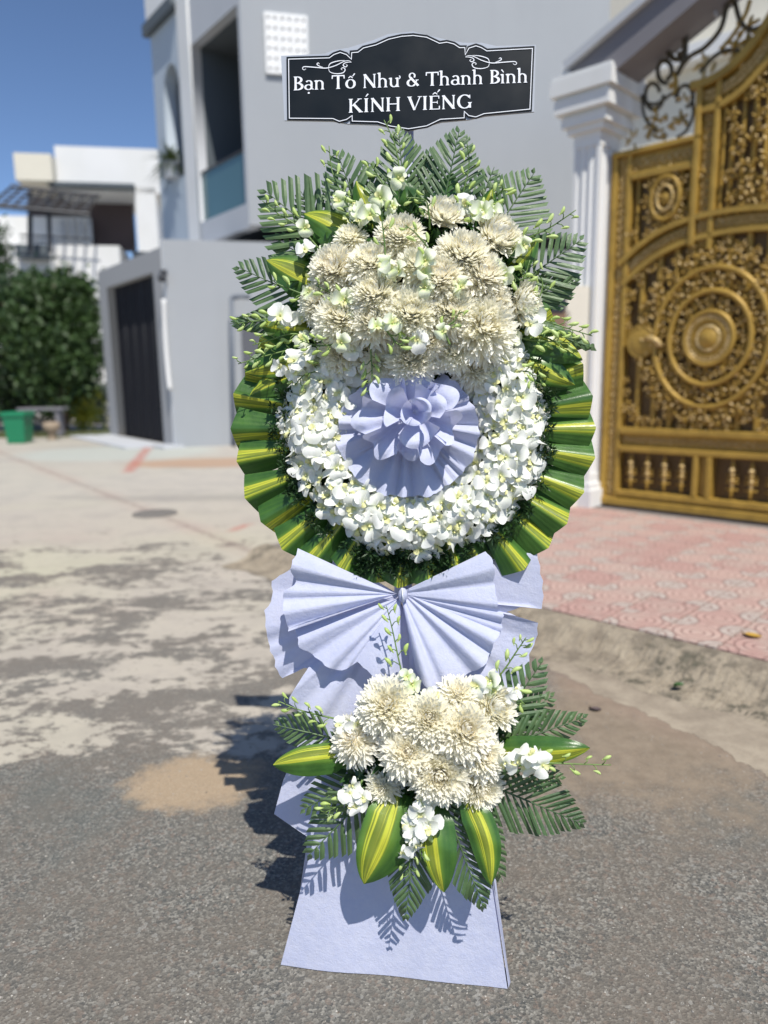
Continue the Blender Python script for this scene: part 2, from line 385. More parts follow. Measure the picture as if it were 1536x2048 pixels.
gr = groove(rc, .035).mx(groove(rc, .075)).mx(groove(rc, .115)).mx(groove(cor, .05)).mx(groove(cor, .095))
ang = ((x*42).sin()*(y*42).sin()).ab(); cells = (ang-.12).ab().step(.05, .02)*rc.step(.115, .12); gr = gr.mx(cells*.7)
tn = tile.noise(wv, 5, 5); tr_ = tile.rnd()
pk = tile.mix((tr_*.6+tn*.4).step(.3, .7), (.45, .285, .245), (.50, .35, .295))
grey_star = cor.step(.098, .09)*tr_.step(.35, .4); pk = tile.mix(grey_star*.75, pk, (.46, .42, .37))
pk = tile.mix(tn.step(.42, .68)*.6, pk, (.47, .39, .33)); pk = tile.mix(gr*.85, pk, (.25, .145, .125))
pk = tile.mix(tile.noise(wv, 34, 4).step(.6, .75)*.35, pk, (.30, .22, .19)); tile.col(pk); tile.bump(gr.inv()+tn*.2, .8, .004)
tm = MB(); h = hh-.0035; b_ = .004
vv = [(-h, -h, -.02), (h, -h, -.02), (h, h, -.02), (-h, h, -.02), (-h, -h, .009), (h, -h, .009), (h, h, .009), (-h, h, .009),
      (-h+b_, -h+b_, .012), (h-b_, -h+b_, .012), (h-b_, h-b_, .012), (-h+b_, h-b_, .012)]
tm.add(vv, [(0, 1, 5, 4), (1, 2, 6, 5), (2, 3, 7, 6), (3, 0, 4, 7), (4, 5, 9, 8), (5, 6, 10, 9), (6, 7, 11, 10), (7, 4, 8, 11), (8, 9, 10, 11)])
tme = tm.mesh('tile', tile)
base_m = GP.mat(); yaw = math.atan2(GP.t[1], GP.t[0])
nrow = int((kerb_d-.20)/TS); ncol = 0; cnt = 0
for j in range(nrow):
    for i in range(-3, 16):
        s_, d_ = (i+.5)*TS-.1, kerb_d-.02-(j+.5)*TS
        p = GP.w(s_, .09+random.uniform(-.0015, .0015), d_)
        if s_ > 3.6 or cnt > 290: continue
        q = p-CP; w_ = q@Fv
        if w_ < .5: continue
        link('tile', tme, pave, Matrix.Translation(Vector(p)) @ Euler((random.uniform(-.004, .004), random.uniform(-.004, .004), yaw+random.uniform(-.006, .006)+random.choice((0, math.pi/2)))).to_matrix().to_4x4()); cnt += 1
kerb_m = M('worn_kerb_concrete', (.4, .36, .3), .9, .2)
v, x, y, z = kerb_m.pos('World'); a = kerb_m.noise(v, 7, 8, .75, dist=.12); b = kerb_m.noise(v, 30, 4, .7); c0 = kerb_m.noise(v, 1.7, 4)
kc = kerb_m.mix(a.step(.3, .65), (.18, .15, .115), (.37, .315, .235)); kc = kerb_m.mix(b.step(.55, .72)*.6, kc, (.16, .14, .115))
kc = kerb_m.mix((a.step(.52, .40)*c0.step(.45, .6))*.75, kc, (.075, .075, .055)); kerb_m.col(kc); kerb_m.bump(a+b*.5, .9, .02)
gut_m = M('cement_gutter', (.4, .37, .32), .9, .2)
v, x, y, z = gut_m.pos('World'); a = gut_m.noise(v, 5, 8, .72, dist=.1); b = gut_m.noise(v, 60, 3, .7)
gc = gut_m.mix(a.step(.3, .7), (.23, .19, .145), (.37, .315, .24)); gc = gut_m.mix(b.step(.6, .75)*.35, gc, (.12, .11, .10)); gut_m.col(gc); gut_m.bump(a+b*.4, .6, .01)
# kerb surface
ks = np.linspace(s_a, s_b, 700); prof = [(0, .100), (.05, .103), (.12, .085), (.17, .05), (.21, .02), (.28, .008), (.42, .004)]
rows = []
for s_ in ks:
    w1 = .018*math.sin(s_*9.1)+.012*math.sin(s_*23.7+1)+.02*math.sin(s_*3.1)
    rows.append([gp(s_, kerb_d+d*(1.05)+(w1 if k_ > 1 else 0)+random.uniform(-.008, .008)*(k_ > 1), zz+random.uniform(-.006, .006)*(1 < k_ < 6)) for k_, (d, zz) in enumerate(prof)])
kb = MB().grid(np.array(rows)); struct('kerb', kb, kerb_m, True)
g0, g1 = gnd(1200, 1385), gnd(1536, 1548)
rows = []
for s_ in ks:
    line_d = float(np.dot((g0+(g1-g0)*0)[:3]-GO, GP.n)); a0 = float(np.dot(g0-GO, GP.t)); a1 = float(np.dot(g1-GO, GP.t)); b1 = float(np.dot(g1-GO, GP.n))
    dd = line_d+(b1-line_d)*(s_-a0)/(a1-a0) + .014*math.sin(s_*7)+.009*math.sin(s_*19)+.008*math.sin(s_*47+1)+.005*math.sin(s_*113)+random.uniform(-.006, .006)
    i0 = kerb_d+.36; dd = max(dd, i0+.02); rows.append([gp(s_, i0, .0045), gp(s_, dd, .0012)])
struct('gutter', MB().grid(np.array(rows)), gut_m)

# loose grit on the road and a few leaves
gm = M('grit', (.3, .28, .25), .8); gm.col(gm.mix(gm.voro(gm.pos('World')[0], 40, out='Color'), (.10, .095, .09), (.42, .39, .34)))
gb = MB(); oct_ = np.array([(1, 0, 0), (0, 1, 0), (-1, 0, 0), (0, -1, 0), (0, 0, .8), (0, 0, -.3)]); of = [(0, 1, 4), (1, 2, 4), (2, 3, 4), (3, 0, 4), (1, 0, 5), (2, 1, 5), (3, 2, 5), (0, 3, 5)]
for i in range(5200):
    yy = 1.15+2.6*rng.random()**1.5; xx = rng.uniform(-.62, .62)*yy*1.1
    r_ = .0016+.0028*rng.random()**3; a_ = rng.uniform(0, 6.3); R_ = np.array([[math.cos(a_), -math.sin(a_), 0], [math.sin(a_), math.cos(a_), 0], [0, 0, 1]])
    gb.add((oct_*rng.uniform(.6, 1.3, (6, 1))*r_) @ R_.T+(xx, yy, .0005), of)
struct('grit', gb, gm)['kind'] = 'stuff'
lm = M('dry_leaf', (.5, .30, .04), .6)
def ground_leaf(px, py, z, L_, label, a_, mat_=lm):
    c0 = gnd(px, py, z); b = MB(); P = []
    for i in range(7):
        t = i/6; w_ = math.sin(math.pi*min(1, t*1.02))**.8*.32*L_; yy = (t-.5)*L_
        P.append([(-w_, yy, .006+.01*t), (0, yy, .001), (w_, yy, .010-.004*t)])
    b.grid(np.array(P)); o = link('fallen_leaf', b.mesh('fallen_leaf', mat_, True), mw=Matrix.Translation(Vector(c0)) @ Matrix.Rotation(a_, 4, 'Z')); tag(o, label, 'leaf')
ground_leaf(1503, 1272, .108, .09, 'yellow dry leaf lying on the pink pavement tiles', .9)
ground_leaf(1357, 1372, .03, .06, 'dark green leaf scrap lying at the foot of the worn kerb', 2.0, darkleaf)
ground_leaf(1190, 1420, .004, .05, 'thin reddish-brown leaf on the dusty road beside the gutter', 1.3, timber_red)
man = gnd(310, 1028); b = MB(); ring = [(man[0]+.23*math.cos(a), man[1]+.23*math.sin(a)) for a in np.linspace(0, 2*np.pi, 28, endpoint=False)]
b.prism(ring, .001, .012); mc = thing('manhole_cover', 'grey round manhole cover set flush in the pale concrete lane', 'manhole cover', man)
mm = M('cast_cover', (.20, .185, .165), .8); part('cover', b, mm, mc)
b = MB()
for k in range(-4, 5):
    hw = math.sqrt(.21**2-(k*.045)**2); b.box(man[0]-hw, man[0]+hw, man[1]+k*.045-.009, man[1]+k*.045+.009, .010, .018)
part('rib', b, mm, mc)

# ================================================================ gate pillar
g2s = lambda x, y: GP.sz(x, y, 0.0)[0]
pil = thing('gate_pillar', 'white fluted gate pillar with stepped capital left of the golden gate', 'pillar', GO)
# pillar plan in gate coordinates (s, d): a square shaft standing proud of the gate
sL, zc = GP.sz(1150, 700, .42); sC, _ = GP.sz(1187, 700, .42)
sC = g2s(1214, 640)-.005; PD = min(np.linspace(.05, .8, 151), key=lambda d_: abs(GP.sz(1188, 640, d_)[0]-sC)); sL = GP.sz(1138, 640, PD)[0]; zcap = GP.sz(1188, 262, PD)[1]; ztop = GP.sz(1185, 128, PD)[1]
def pp(s, d): return gp(s, d, 0)
def prism_gd(mb, s0, s1, d0, d1, z0, z1): mb.prism([pp(s0, d0), pp(s1, d0), pp(s1, d1), pp(s0, d1)], z0, z1)
# shaft with concave flutes on its two visible faces
def fluted(s0, s1, d0, d1, z0, z1, nf=3):
    out = []
    def face(p, q, nrm):
        p, q = np.array(p), np.array(q); Lh = np.linalg.norm(q-p); e = (q-p)/Lh; mg = Lh*.13; fw = (Lh-2*mg)/(nf+(nf-1)*.45); pts = [p]
        for k in range(nf):
            a0 = mg+k*fw*1.45
            for t in np.linspace(0, np.pi, 7): pts.append(p+e*(a0+fw*(1-math.cos(t))/2)-np.array(nrm)*math.sin(t)*fw*.38)
        return pts
    out += face((s0, d1), (s1, d1), (0, 1)); out += face((s1, d1), (s1, d0), (1, 0)); out += [np.array((s1, d0)), np.array((s0, d0))]
    return [pp(a, b) for a, b in out]
mb = MB(); fl = fluted(sL, sC, -.12, PD, .1, zcap, 3)
n = len(fl); vv = [(p[0], p[1], .42) for p in fl]+[(p[0], p[1], zcap-.12) for p in fl]
me_p = MB(); me_p.add(vv, [(i, (i+1) % n, n+(i+1) % n, n+i) for i in range(n)])
prism_gd(me_p, sL-.003, sC+.003, -.123, PD+.003, .1, .42); prism_gd(me_p, sL-.003, sC+.003, -.123, PD+.003, zcap-.12, zcap)
part('shaft', me_p, white_paint, pil)
mb = MB(); prism_gd(mb, sL-.06, sC+.06, -.18, PD+.06, .1, .27); prism_gd(mb, sL-.035, sC+.035, -.155, PD+.035, .27, .33); part('base', mb, white_paint, pil)
cap_h = ztop-zcap; steps = [(.0, .10, .05), (.10, .24, .09), (.24, .30, .075), (.30, .50, .14), (.50, .56, .125), (.56, .80, .17), (.80, .86, .155), (.86, 1.0, .09)]
for a0, a1, ov_ in steps:
    mb = MB(); prism_gd(mb, sL-ov_, sC+ov_, -.12-ov_, PD+ov_, zcap+cap_h*a0+.001, zcap+cap_h*a1); part('capital_step', mb, white_paint, pil)
# lintel rising from the capital over the gate
b1, b2 = GP.sz(1199, 104, .25), GP.sz(1323, 0, .25); c1, c2 = GP.sz(1262, 128, .25), GP.sz(1425, -10, .25)
lt = thing('gate_lintel', 'grey sloping lintel rising from the pillar capital above the gate', 'lintel', GO)
def ext(p, q, k): return (q[0]+(q[0]-p[0])*k, q[1]+(q[1]-p[1])*k)
b0 = (b1[0]-.25, b1[1]-.25*(b2[1]-b1[1])/(b2[0]-b1[0])); c0 = (c1[0]-.25, c1[1]-.25*(c2[1]-c1[1])/(c2[0]-c1[0]))
def slab(P, d0, d1, m_, nm, par):
    me_ = plate([P], d1-d0); me_.name = nm; me_.materials.append(m_.m)
    return link(nm, me_, par, GP.mat() @ Matrix.Translation((0, 0, (d0+d1)/2)))
slab([b0, ext(b1, b2, 2.2), ext(c1, c2, 2.2), c0], -.10, .34, beam_grey, 'beam', lt)
dn = np.array([-(b2[1]-b1[1]), b2[0]-b1[0]]); dn = dn/np.linalg.norm(dn)*.07
slab([b0, ext(b1, b2, 2.2), tuple(np.array(ext(b1, b2, 2.2))+dn), tuple(np.array(b0)+dn)], -.13, .40, pale_grey, 'moulding', lt)

# ================================================================ golden gate
gate = thing('ornate_gate', 'tall golden cast gate leaf with round medallions and scrollwork', 'gate', GO)
GM = GP.mat()
def g2(x, y): return GP.sz(x, y, 0.0)
def gpoly(pts, d0, d1, mat_, name, holes=(), parent=None):
    me_ = plate([[g2(*p) if len(p) == 2 else p[:2] for p in pts]]+[list(h_) for h_ in holes], d1-d0); me_.name = name; me_.materials.append(mat_.m)
    return link(name, me_, parent or gate, GM @ Matrix.Translation((0, 0, (d0+d1)/2)))
sR = 2.62
def at_s(px_line, s_):    # z of a traced photo line (two points) at gate position s
    (s0, z0), (s1, z1) = g2(*px_line[0]), g2(*px_line[1]); return z0+(z1-z0)*(s_-s0)/(s1-s0)
s0g = g2(1207, 900)[0]; z_bot = .12
z_top = g2(1222, 312)[1]; sUp = g2(1392, 300)[0]; sUp2 = g2(1424, 300)[0]
z_up = g2(1392, 178)[1]
sm_in = g2(1252, 700)[0]
def gbox(name, s0, s1, z0, z1, d0, d1, m_=gold, parent=None, bev=.008):
    mb = MB(); c = [(s0, z0), (s1, z0), (s1, z1), (s0, z1)]; i_ = [(s0+bev, z0+bev), (s1-bev, z0+bev), (s1-bev, z1-bev), (s0+bev, z1-bev)]
    vv = [(a, b, d0) for a, b in c]+[(a, b, d1-bev) for a, b in c]+[(a, b, d1) for a, b in i_]
    mb.add(vv, [(3, 2, 1, 0), (0, 1, 5, 4), (1, 2, 6, 5), (2, 3, 7, 6), (3, 0, 4, 7), (4, 5, 9, 8), (5, 6, 10, 9), (6, 7, 11, 10), (7, 4, 8, 11), (8, 9, 10, 11)])
    return part(name, mb, m_, parent or gate, mw=GM)
# backing sheets
gbox('backing_sheet', s0g+.02, sR, z_bot+.03, z_top-.02, -.055, -.04, gold_back)
gbox('backing_sheet', sUp+.02, sR, z_top-.02, z_up+.05, -.055, -.04, gold_back)
# stile with bead strip
stw = (sm_in-s0g)
st = gbox('stile', s0g, s0g+stw*.30, z_bot, z_top, -.05, .06); gbox('stile', s0g+stw*.74, sm_in, z_bot, z_top-.02, -.05, .05)
gbox('stile', s0g+stw*.30, s0g+stw*.74, z_bot, z_top-.012, -.05, .02)
def mini(kind):
    mb = MB()
    if kind == 'ring':
        a = np.linspace(0, 2*np.pi, 11)[:-1]; P = []
        for t in a: P.append([((.028+.007*math.cos(q))*math.cos(t), (.028+.007*math.cos(q))*math.sin(t), .008*math.sin(q)) for q in np.linspace(0, 2*np.pi, 5)[:-1]])
        P.append(P[0]); mb.grid(np.array(P), closed=True); mb.ball((0, 0, 0), (.010, .010, .012), 6, 4)
    return mb.mesh(kind, [gold_hi], True)
ring_me = mini('ring'); ring_me.name = 'bead_ring'
z_ = z_bot+.06; k = 0
while z_ < z_top-.07:
    link('bead_ring', ring_me, gate, GM @ Matrix.Translation((s0g+stw*.52, z_, .024))); z_ += .072
# top rail, upright, crown rail
def band(name, line_top, line_bot, sa, sb, d0, d1, m_=gold):
    P = [(sa, at_s(line_bot, sa)), (sb, at_s(line_bot, sb)), (sb, at_s(line_top, sb)), (sa, at_s(line_top, sa))]
    me_ = plate([P], d1-d0); me_.name = name; me_.materials.append(m_.m); return link(name, me_, gate, GM @ Matrix.Translation((0, 0, (d0+d1)/2)))
th = .06
gbox('rail', s0g, sUp+.05, z_top-.045, z_top, -.05, .075); gbox('rail', sm_in, sUp+.02, z_top-.26, z_top-.20, -.05, .06); gbox('rail', sm_in-.01, sUp, z_top-.2, z_top-.045, -.05, .015)
for s_ in np.arange(sm_in+.03, sUp-.01, .066): link('bead_ring', ring_me, gate, GM @ Matrix.Translation((float(s_), z_top-.123, .02)) @ Matrix.Scale(1.1, 4))
gbox('upright', sUp, sUp+.05, z_top-.9, z_up, -.05, .075); gbox('upright', sUp2+.02, sUp2+.065, z_top-.95, z_up+.06, -.05, .06); gbox('upright', sUp+.05, sUp2+.02, z_top-.92, z_up-.02, -.05, .012)
zz_ = z_top-.85
while zz_ < z_up-.08:
    link('bead_ring', ring_me, gate, GM @ Matrix.Translation(((sUp+.05+sUp2+.02)/2, zz_, .018)) @ Matrix.Scale(.9, 4)); zz_ += .075
def arcband(name, pxpts, w0, d0, d1, m_=gold, n=10):
    P = catmull([g2(*p) for p in pxpts], n); T = np.gradient(P, axis=0); T /= np.linalg.norm(T, axis=1)[:, None]; N = np.stack([-T[:, 1], T[:, 0]], 1)
    o = [tuple(q) for q in P+N*w0/2]+[tuple(q) for q in (P-N*w0/2)[::-1]]
    me_ = plate([o], d1-d0); me_.name = name; me_.materials.append(m_.m); return link(name, me_, gate, GM @ Matrix.Translation((0, 0, (d0+d1)/2))), P
crown = [(1388, 176), (1425, 165), (1465, 140), (1500, 105), (1530, 65), (1570, -5), (1610, -110)]
arcband('crown_rail', crown, .06, -.05, .085); _, Pc = arcband('crown_rail', [(a+8, b+22) for a, b in crown], .10, -.05, .02)
arcband('crown_rail', [(a+16, b+48) for a, b in crown], .05, -.05, .06)
for i in range(2, len(Pc)-1, 2): link('bead_ring', ring_me, gate, GM @ Matrix.Translation((Pc[i][0], Pc[i][1], .025)) @ Matrix.Scale(1.1, 4))
# dark sheet behind the upper field right of the upright
P = [g2(1425, 420), g2(1425, 190), g2(1470, 165), g2(1505, 128), g2(1534, 90), g2(1574, 20), g2(1700, -200), g2(1900, 420)]
slab(P, -.058, -.044, gold_back, 'backing_sheet', gate)
# inner arch bands
arch = [(1243, 530), (1275, 500), (1315, 470), (1365, 446), (1420, 430), (1480, 420), (1536, 416), (1610, 415), (1700, 420)]
arcband('arch_rail', arch, .045, -.045, .07); _, Pa = arcband('arch_rail', [(a+3, b+20) for a, b in arch], .09, -.045, .015); arcband('arch_rail', [(a+6, b+40) for a, b in arch], .045, -.045, .06)
for i in range(1, len(Pa)-1, 2): link('bead_ring', ring_me, gate, GM @ Matrix.Translation((Pa[i][0], Pa[i][1], .02)) @ Matrix.Scale(.95, 4))
# vertical bars
zr = g2(1300, 861)[1]
def arch_z(s_): return float(np.interp(s_, Pa[:, 0], Pa[:, 1]))
for xb in (1279, 1312, 1345, 1380, 1412, 1446, 1484, 1524, 1566, 1612):
    s_ = g2(xb, 700)[0]; gbox('bar', s_-.022, s_+.022, zr, arch_z(s_)-.04, -.045, .012)
for xb in (1262, 1276, 1365, 1378):
    s_ = g2(xb, 400)[0]; gbox('bar', s_-.014, s_+.014, arch_z(s_)+.03, z_top-.24, -.045, .008)
for xb in (1446, 1462, 1484, 1506, 1530):
    s_ = g2(xb, 300)[0]; z1 = at_s(((1425, 190), (1534, 90)), s_)
    gbox('bar', s_-.014, s_+.014, arch_z(s_)+.03, z1, -.045, .008)
# medallion
mc_s, mc_z = g2(1423, 677)
kx = abs(g2(1500, 677)[0]-mc_s)/77; kz = abs(g2(1423, 600)[1]-mc_z)/77
med = link('medallion', None, gate, GM @ Matrix.Translation((mc_s, mc_z, .02)))
def ell_ring(name, rx, rz, r, d, m_=gold, par=None):
    t = np.linspace(0, 2*np.pi, 61); P = []
    for a in t: P.append([((rx*kx+r*math.cos(q))*math.cos(a), (rz*kz+r*math.cos(q))*math.sin(a), d+r*math.sin(q)) for q in np.linspace(0, 2*np.pi, 9)[:-1]])
    return part(name, MB().grid(np.array(P), closed=True), m_, par or med, True, mw=WM[(par or med).name])
ell_ring('ring', 118, 140, .028, .035); ell_ring('ring', 84, 94, .026, .045); ell_ring('ring', 50, 53, .024, .055); ell_ring('ring', 43, 45, .010, .06, gold_hi)
ell_ring('ring', 33, 35, .012, .055); ell_ring('ring', 23, 24, .014, .06, gold_hi)
t = np.linspace(0, 2*np.pi, 40, endpoint=False); mb = MB(); prof_ = [(48, .03), (36, .045), (24, .05), (18, .075), (8, .09), (0.5, .10)]
mb.grid(np.array([[(r_*kx*math.cos(a), r_*kz*math.sin(a), d_) for a in t] for r_, d_ in prof_]), closed=True); part('boss', mb, gold, med, True, mw=WM[med.name])
for k in range(34):
    a = k*2*np.pi/34; mb = MB(); mb.ball((39*kx*math.cos(a), 40*kz*math.sin(a), .06), .011, 6, 4); part('bead', mb, gold_hi, med, True, mw=WM[med.name])
# a leafy scroll, used many times
def scroll_mesh(turns=1.35, r0=.055, leafs=6, seed=0, fat=.011):
    rr = random.Random(seed); mb = MB(); t = np.linspace(0, 1, 22); ang = t*turns*2*np.pi; r = r0*(1-.80*t)
    P = np.stack([r*np.cos(ang), r*np.sin(ang), .012+.015*t], 1); mb.tube(P, fat*(1.15-.55*t), 6)
    mb.ball(P[-1], .014, 7, 5, mi=1)
    for k in range(leafs):
        i = int(1+k*14/leafs); d = P[i]/np.linalg.norm(P[i][:2]); tt = np.array([-d[1], d[0], 0])
        c = P[i]+d*.018+tt*.012+np.array([0, 0, .012]); a_ = math.atan2(d[1]*.6+tt[1], d[0]*.6+tt[0]); R_ = np.array([[math.cos(a_), -math.sin(a_), 0], [math.sin(a_), math.cos(a_), 0], [0, 0, 1]])
        mb.ball(c, (.024*rr.uniform(.8, 1.25), .0095, .011), 6, 5, mi=1 if rr.random() < .45 else 0, M3=R_)
    return mb.mesh('scroll', [gold, gold_hi], True)
scr = [scroll_mesh(1.35, .06, 6, 1), scroll_mesh(1.1, .055, 7, 2), scroll_mesh(1.5, .05, 5, 3)]
def put_scroll(par, s_, z_, d_, a_, sc, flip=False, base=None):
    Mx = (base or GM) @ Matrix.Translation((s_, z_, d_)) @ Matrix.Rotation(a_, 4, 'Z') @ Matrix.Diagonal((sc*(-1 if flip else 1), sc, sc, 1))
    link('scroll', random.choice(scr), par, Mx)
def ring_scrolls(par, n, rx, rz, sc, d_, ph=0., base=None):
    for k in range(n):
        a = ph+k*2*np.pi/n; put_scroll(par, rx*kx*math.cos(a), rz*kz*math.sin(a), d_, a+.6, sc, k % 2 == 0, base or WM[par.name])
ring_scrolls(med, 16, 67, 75, .75, .02); ring_scrolls(med, 22, 101, 117, .95, .01, .1); ring_scrolls(med, 26, 139, 163, 1.1, .01, .05); ring_scrolls(med, 30, 158, 186, .7, .0, .2)
# square rosette field
rs, rz_ = g2(1334, 397)
ros = link('rosette', None, gate, GM @ Matrix.Translation((rs, rz_, .0)))
ell_ring('ring', 31, 42, .02, .04, par=ros); ell_ring('ring', 17, 24, .012, .05, gold_hi, par=ros); ring_scrolls(ros, 10, 42, 56, .85, .01); ring_scrolls(ros, 9, 22, 30, .5, .03)
mb = MB(); mb.ball((0, 0, .03), (.05, .05, .03), 10, 6)
for k in range(7): a = k*.9; mb.ball((.05*math.cos(a), .05*math.sin(a), .04), (.022, .016, .012), 6, 4)
part('boss', mb, gold, ros, True, mw=WM[ros.name])
# corner scrolls and the upper right field
for (px, py, sc, n_) in [(1268, 345, .8, 1), (1398, 345, .8, 1), (1268, 470, .9, 1), (1300, 468, .7, 1), (1262, 500, .6, 1), (1385, 432, .8, 1), (1265, 590, .9, 1), (1255, 620, .8, 1), (1280, 560, .8, 1), (1305, 535, .8, 1), (1258, 655, .6, 1),
                         (1262, 815, .9, 1), (1275, 835, .8, 1), (1295, 842, .7, 1), (1315, 846, .7, 1), (1258, 785, .6, 1), (1255, 760, .5, 1), (1500, 838, .8, 1), (1530, 850, .8, 1), (1425, 838, 1.0, 1), (1400, 845, .8, 1), (1450, 848, .8, 1),
                         (1468, 230, .8, 1), (1474, 262, .8, 1), (1480, 295, .9, 1), (1490, 340, 1.1, 1), (1500, 372, 1.0, 1), (1528, 230, 1.0, 1), (1520, 275, 1.2, 1), (1530, 320, 1.1, 1), (1522, 365, 1.2, 1), (1462, 355, .8, 1), (1465, 395, .8, 1), (1500, 400, 1, 1), (1530, 395, 1, 1), (1530, 180, 1.0, 1), (1505, 190, .8, 1), (1525, 140, .9, 1)]:
    s_, z_ = g2(px, py); put_scroll(gate, s_, z_, .012, random.uniform(0, 6), sc, random.random() < .5)
# round lock plate
ls, lz = g2(1288, 684); mb = MB(); t = np.linspace(0, 2*np.pi, 28, endpoint=False)
mb.grid(np.array([[(r_*math.cos(a), r_*1.12*math.sin(a), d_) for a in t] for r_, d_ in [(.13, .03), (.135, .07), (.12, .075), (.115, .065), (.10, .075), (.05, .082), (.001, .083)]]), closed=True)
lp = part('lock_plate', mb, gold, gate, True, mw=GM @ Matrix.Translation((ls, lz, 0)))
mb = MB(); mb.tube([(.05, .03, .08), (.12, .03, .11), (.17, .0, .10), (.2, -.05, .08)], .022, 8); part('handle', mb, gold_hi, lp, True, mw=WM[lp.name])
# lower field: rails, panels with baluster ornaments
zA = g2(1300, 862)[1]; zB = g2(1300, 893)[1]; zC = g2(1300, 905)[1]; zD = g2(1300, 983)[1]; zE = g2(1300, 1000)[1]
sd0, sd1 = g2(1390, 930)[0], g2(1424, 930)[0]
gbox('rail', sm_in, sR, zA-.03, zA+.03, -.045, .07); gbox('rail', sm_in, sR, zC, zC+.055, -.045, .07); gbox('rail', sm_in, sR, zC+.055, zA-.03, -.045, .01)
for s_ in np.arange(sm_in+.04, sR, .062): link('bead_ring', ring_me, gate, GM @ Matrix.Translation((float(s_), (zC+.055+zA-.03)/2, .014)) @ Matrix.Scale(.85, 4))
gbox('rail', sm_in, sR, zD-.06, zD, -.045, .07); gbox('rail', s0g+.01, sR, z_bot+.0, z_bot+.07, -.05, .08); gbox('rail', sm_in, sR, z_bot+.07, zD-.06, -.045, .012)
for s_ in np.arange(sm_in+.25, sR, .066): link('bead_ring', ring_me, gate, GM @ Matrix.Translation((float(s_), (z_bot+.07+zD-.06)/2, .018)) @ Matrix.Scale(1.1, 4))
gbox('upright', sd0, sd0+.05, zD, zC, -.045, .07); gbox('upright', sd1-.03, sd1+.02, zD, zC, -.045, .07); gbox('upright', sd0+.05, sd1-.03, zD, zC, -.045, .02)
def baluster():
    mb = MB()
    for z_, r_ in ((-.13, .014), (-.10, .020), (-.06, .018), (-.02, .026), (.03, .022), (.075, .032), (.11, .024), (.14, .012)): mb.ball((0, z_, .02), (r_, .03, r_), 7, 5, mi=0 if abs(z_) > .08 else 1)
    for q in (-.09, -.03, .0, .03): mb.ball((-.035, q, .015), (.022, .010, .01), 6, 4); mb.ball((.035, q, .015), (.022, .010, .01), 6, 4)
    mb.ball((.012, -.01, .05), .02, 7, 5, mi=1); return mb.mesh('baluster_ornament', [gold, gold_hi], True)
bal = baluster(); zM = (zC+zD)/2; bs = (zC-zD)/.36
for xb in (1264, 1297, 1331, 1366, 1467, 1506, 1548): link('baluster_ornament', bal, gate, GM @ Matrix.Translation((g2(xb, 940)[0], zM, .0)) @ Matrix.Scale(bs, 4))
# open scroll transom between lintel and gate
tr_o = thing('transom_scrollwork', 'open dark iron scrollwork with gilded leaves above the gate corner', 'ironwork', GO)
def iron(pts, r_, m_=black_iron, d_=0.0, closed=False):
    P = catmull([(*g2(*p), d_) for p in pts], 8); mb = MB().tube(P, r_, 7); part('iron_curl', mb, m_, tr_o, True, mw=GM)
def curl(px, py, rx, ry, a0, turns, r_, m_=black_iron, d_=0.0):
    pts = []
    for t in np.linspace(0, 1, 14): a = a0+turns*2*np.pi*t; k_ = 1-.35*t; pts.append((px+rx*k_*math.cos(a), py+ry*k_*math.sin(a)))
    iron(pts, r_, m_, d_)
curl(1354, 90, 22, 30, 1.2, 1.05, .022); curl(1331, 142, 17, 25, 1.4, 1.0, .02); curl(1307, 190, 20, 32, 0, .95, .018)
iron([(1354, 150), (1368, 120), (1372, 80), (1376, 40), (1398, 12), (1430, 4), (1470, 0)], .024); iron([(1352, 150), (1378, 115), (1410, 95), (1440, 60), (1452, 20), (1460, -20)], .022)
iron([(1350, 145), (1352, 175), (1346, 190)], .02, gold); curl(1372, 195, 18, 28, 2.8, .8, .016); iron([(1290, 205), (1310, 208), (1330, 198), (1345, 188), (1362, 200)], .014)
iron([(1385, 200), (1386, 230), (1372, 262), (1354, 275)], .014); iron([(1283, 190), (1290, 235), (1312, 262)], .014); iron([(1400, 145), (1430, 112), (1460, 100), (1500, 108)], .018)
iron([(1470, 5), (1480, 40), (1500, 60), (1530, 50)], .02); iron([(1500, 0), (1490, 30), (1466, 70), (1440, 100)], .018, gold)
def leafspray(px, py, n_, spread, sc, m_=gold_hi):
    s_, z_ = g2(px, py); mb = MB()
    for k in range(n_):
        a_ = random.uniform(0, 6.28); rr = random.uniform(.0, spread); R_ = np.array([[math.cos(a_), -math.sin(a_), 0], [math.sin(a_), math.cos(a_), 0], [0, 0, 1]])
        mb.ball((s_+rr*math.cos(a_), z_+rr*math.sin(a_), random.uniform(-.02, .03)), (.045*sc, .018*sc, .016*sc), 7, 5, M3=R_)
    part('gilded_leaves', mb, m_, tr_o, True, mw=GM)
leafspray(1488, 102, 16, .13, 1.1); leafspray(1470, 95, 8, .10, 1.0, gold); leafspray(1411, 128, 8, .09, .9); leafspray(1430, 127, 3, .05, .9); leafspray(1312, 240, 12, .1, .8, gold); leafspray(1335, 255, 10, .1, .8, gold)
leafspray(1300, 268, 10, .09, .8, gold); leafspray(1266, 280, 7, .07, .8); leafspray(1364, 236, 9, .08, .8, gold); leafspray(1345, 172, 5, .05, .7, gold); leafspray(1370, 195, 5, .05, .7); leafspray(1388, 172, 3, .03, .9)
leafspray(1498, 55, 8, .1, 1, gold); leafspray(1520, 75, 8, .1, 1, gold); leafspray(1428, 15, 5, .08, .8, pale_grey)

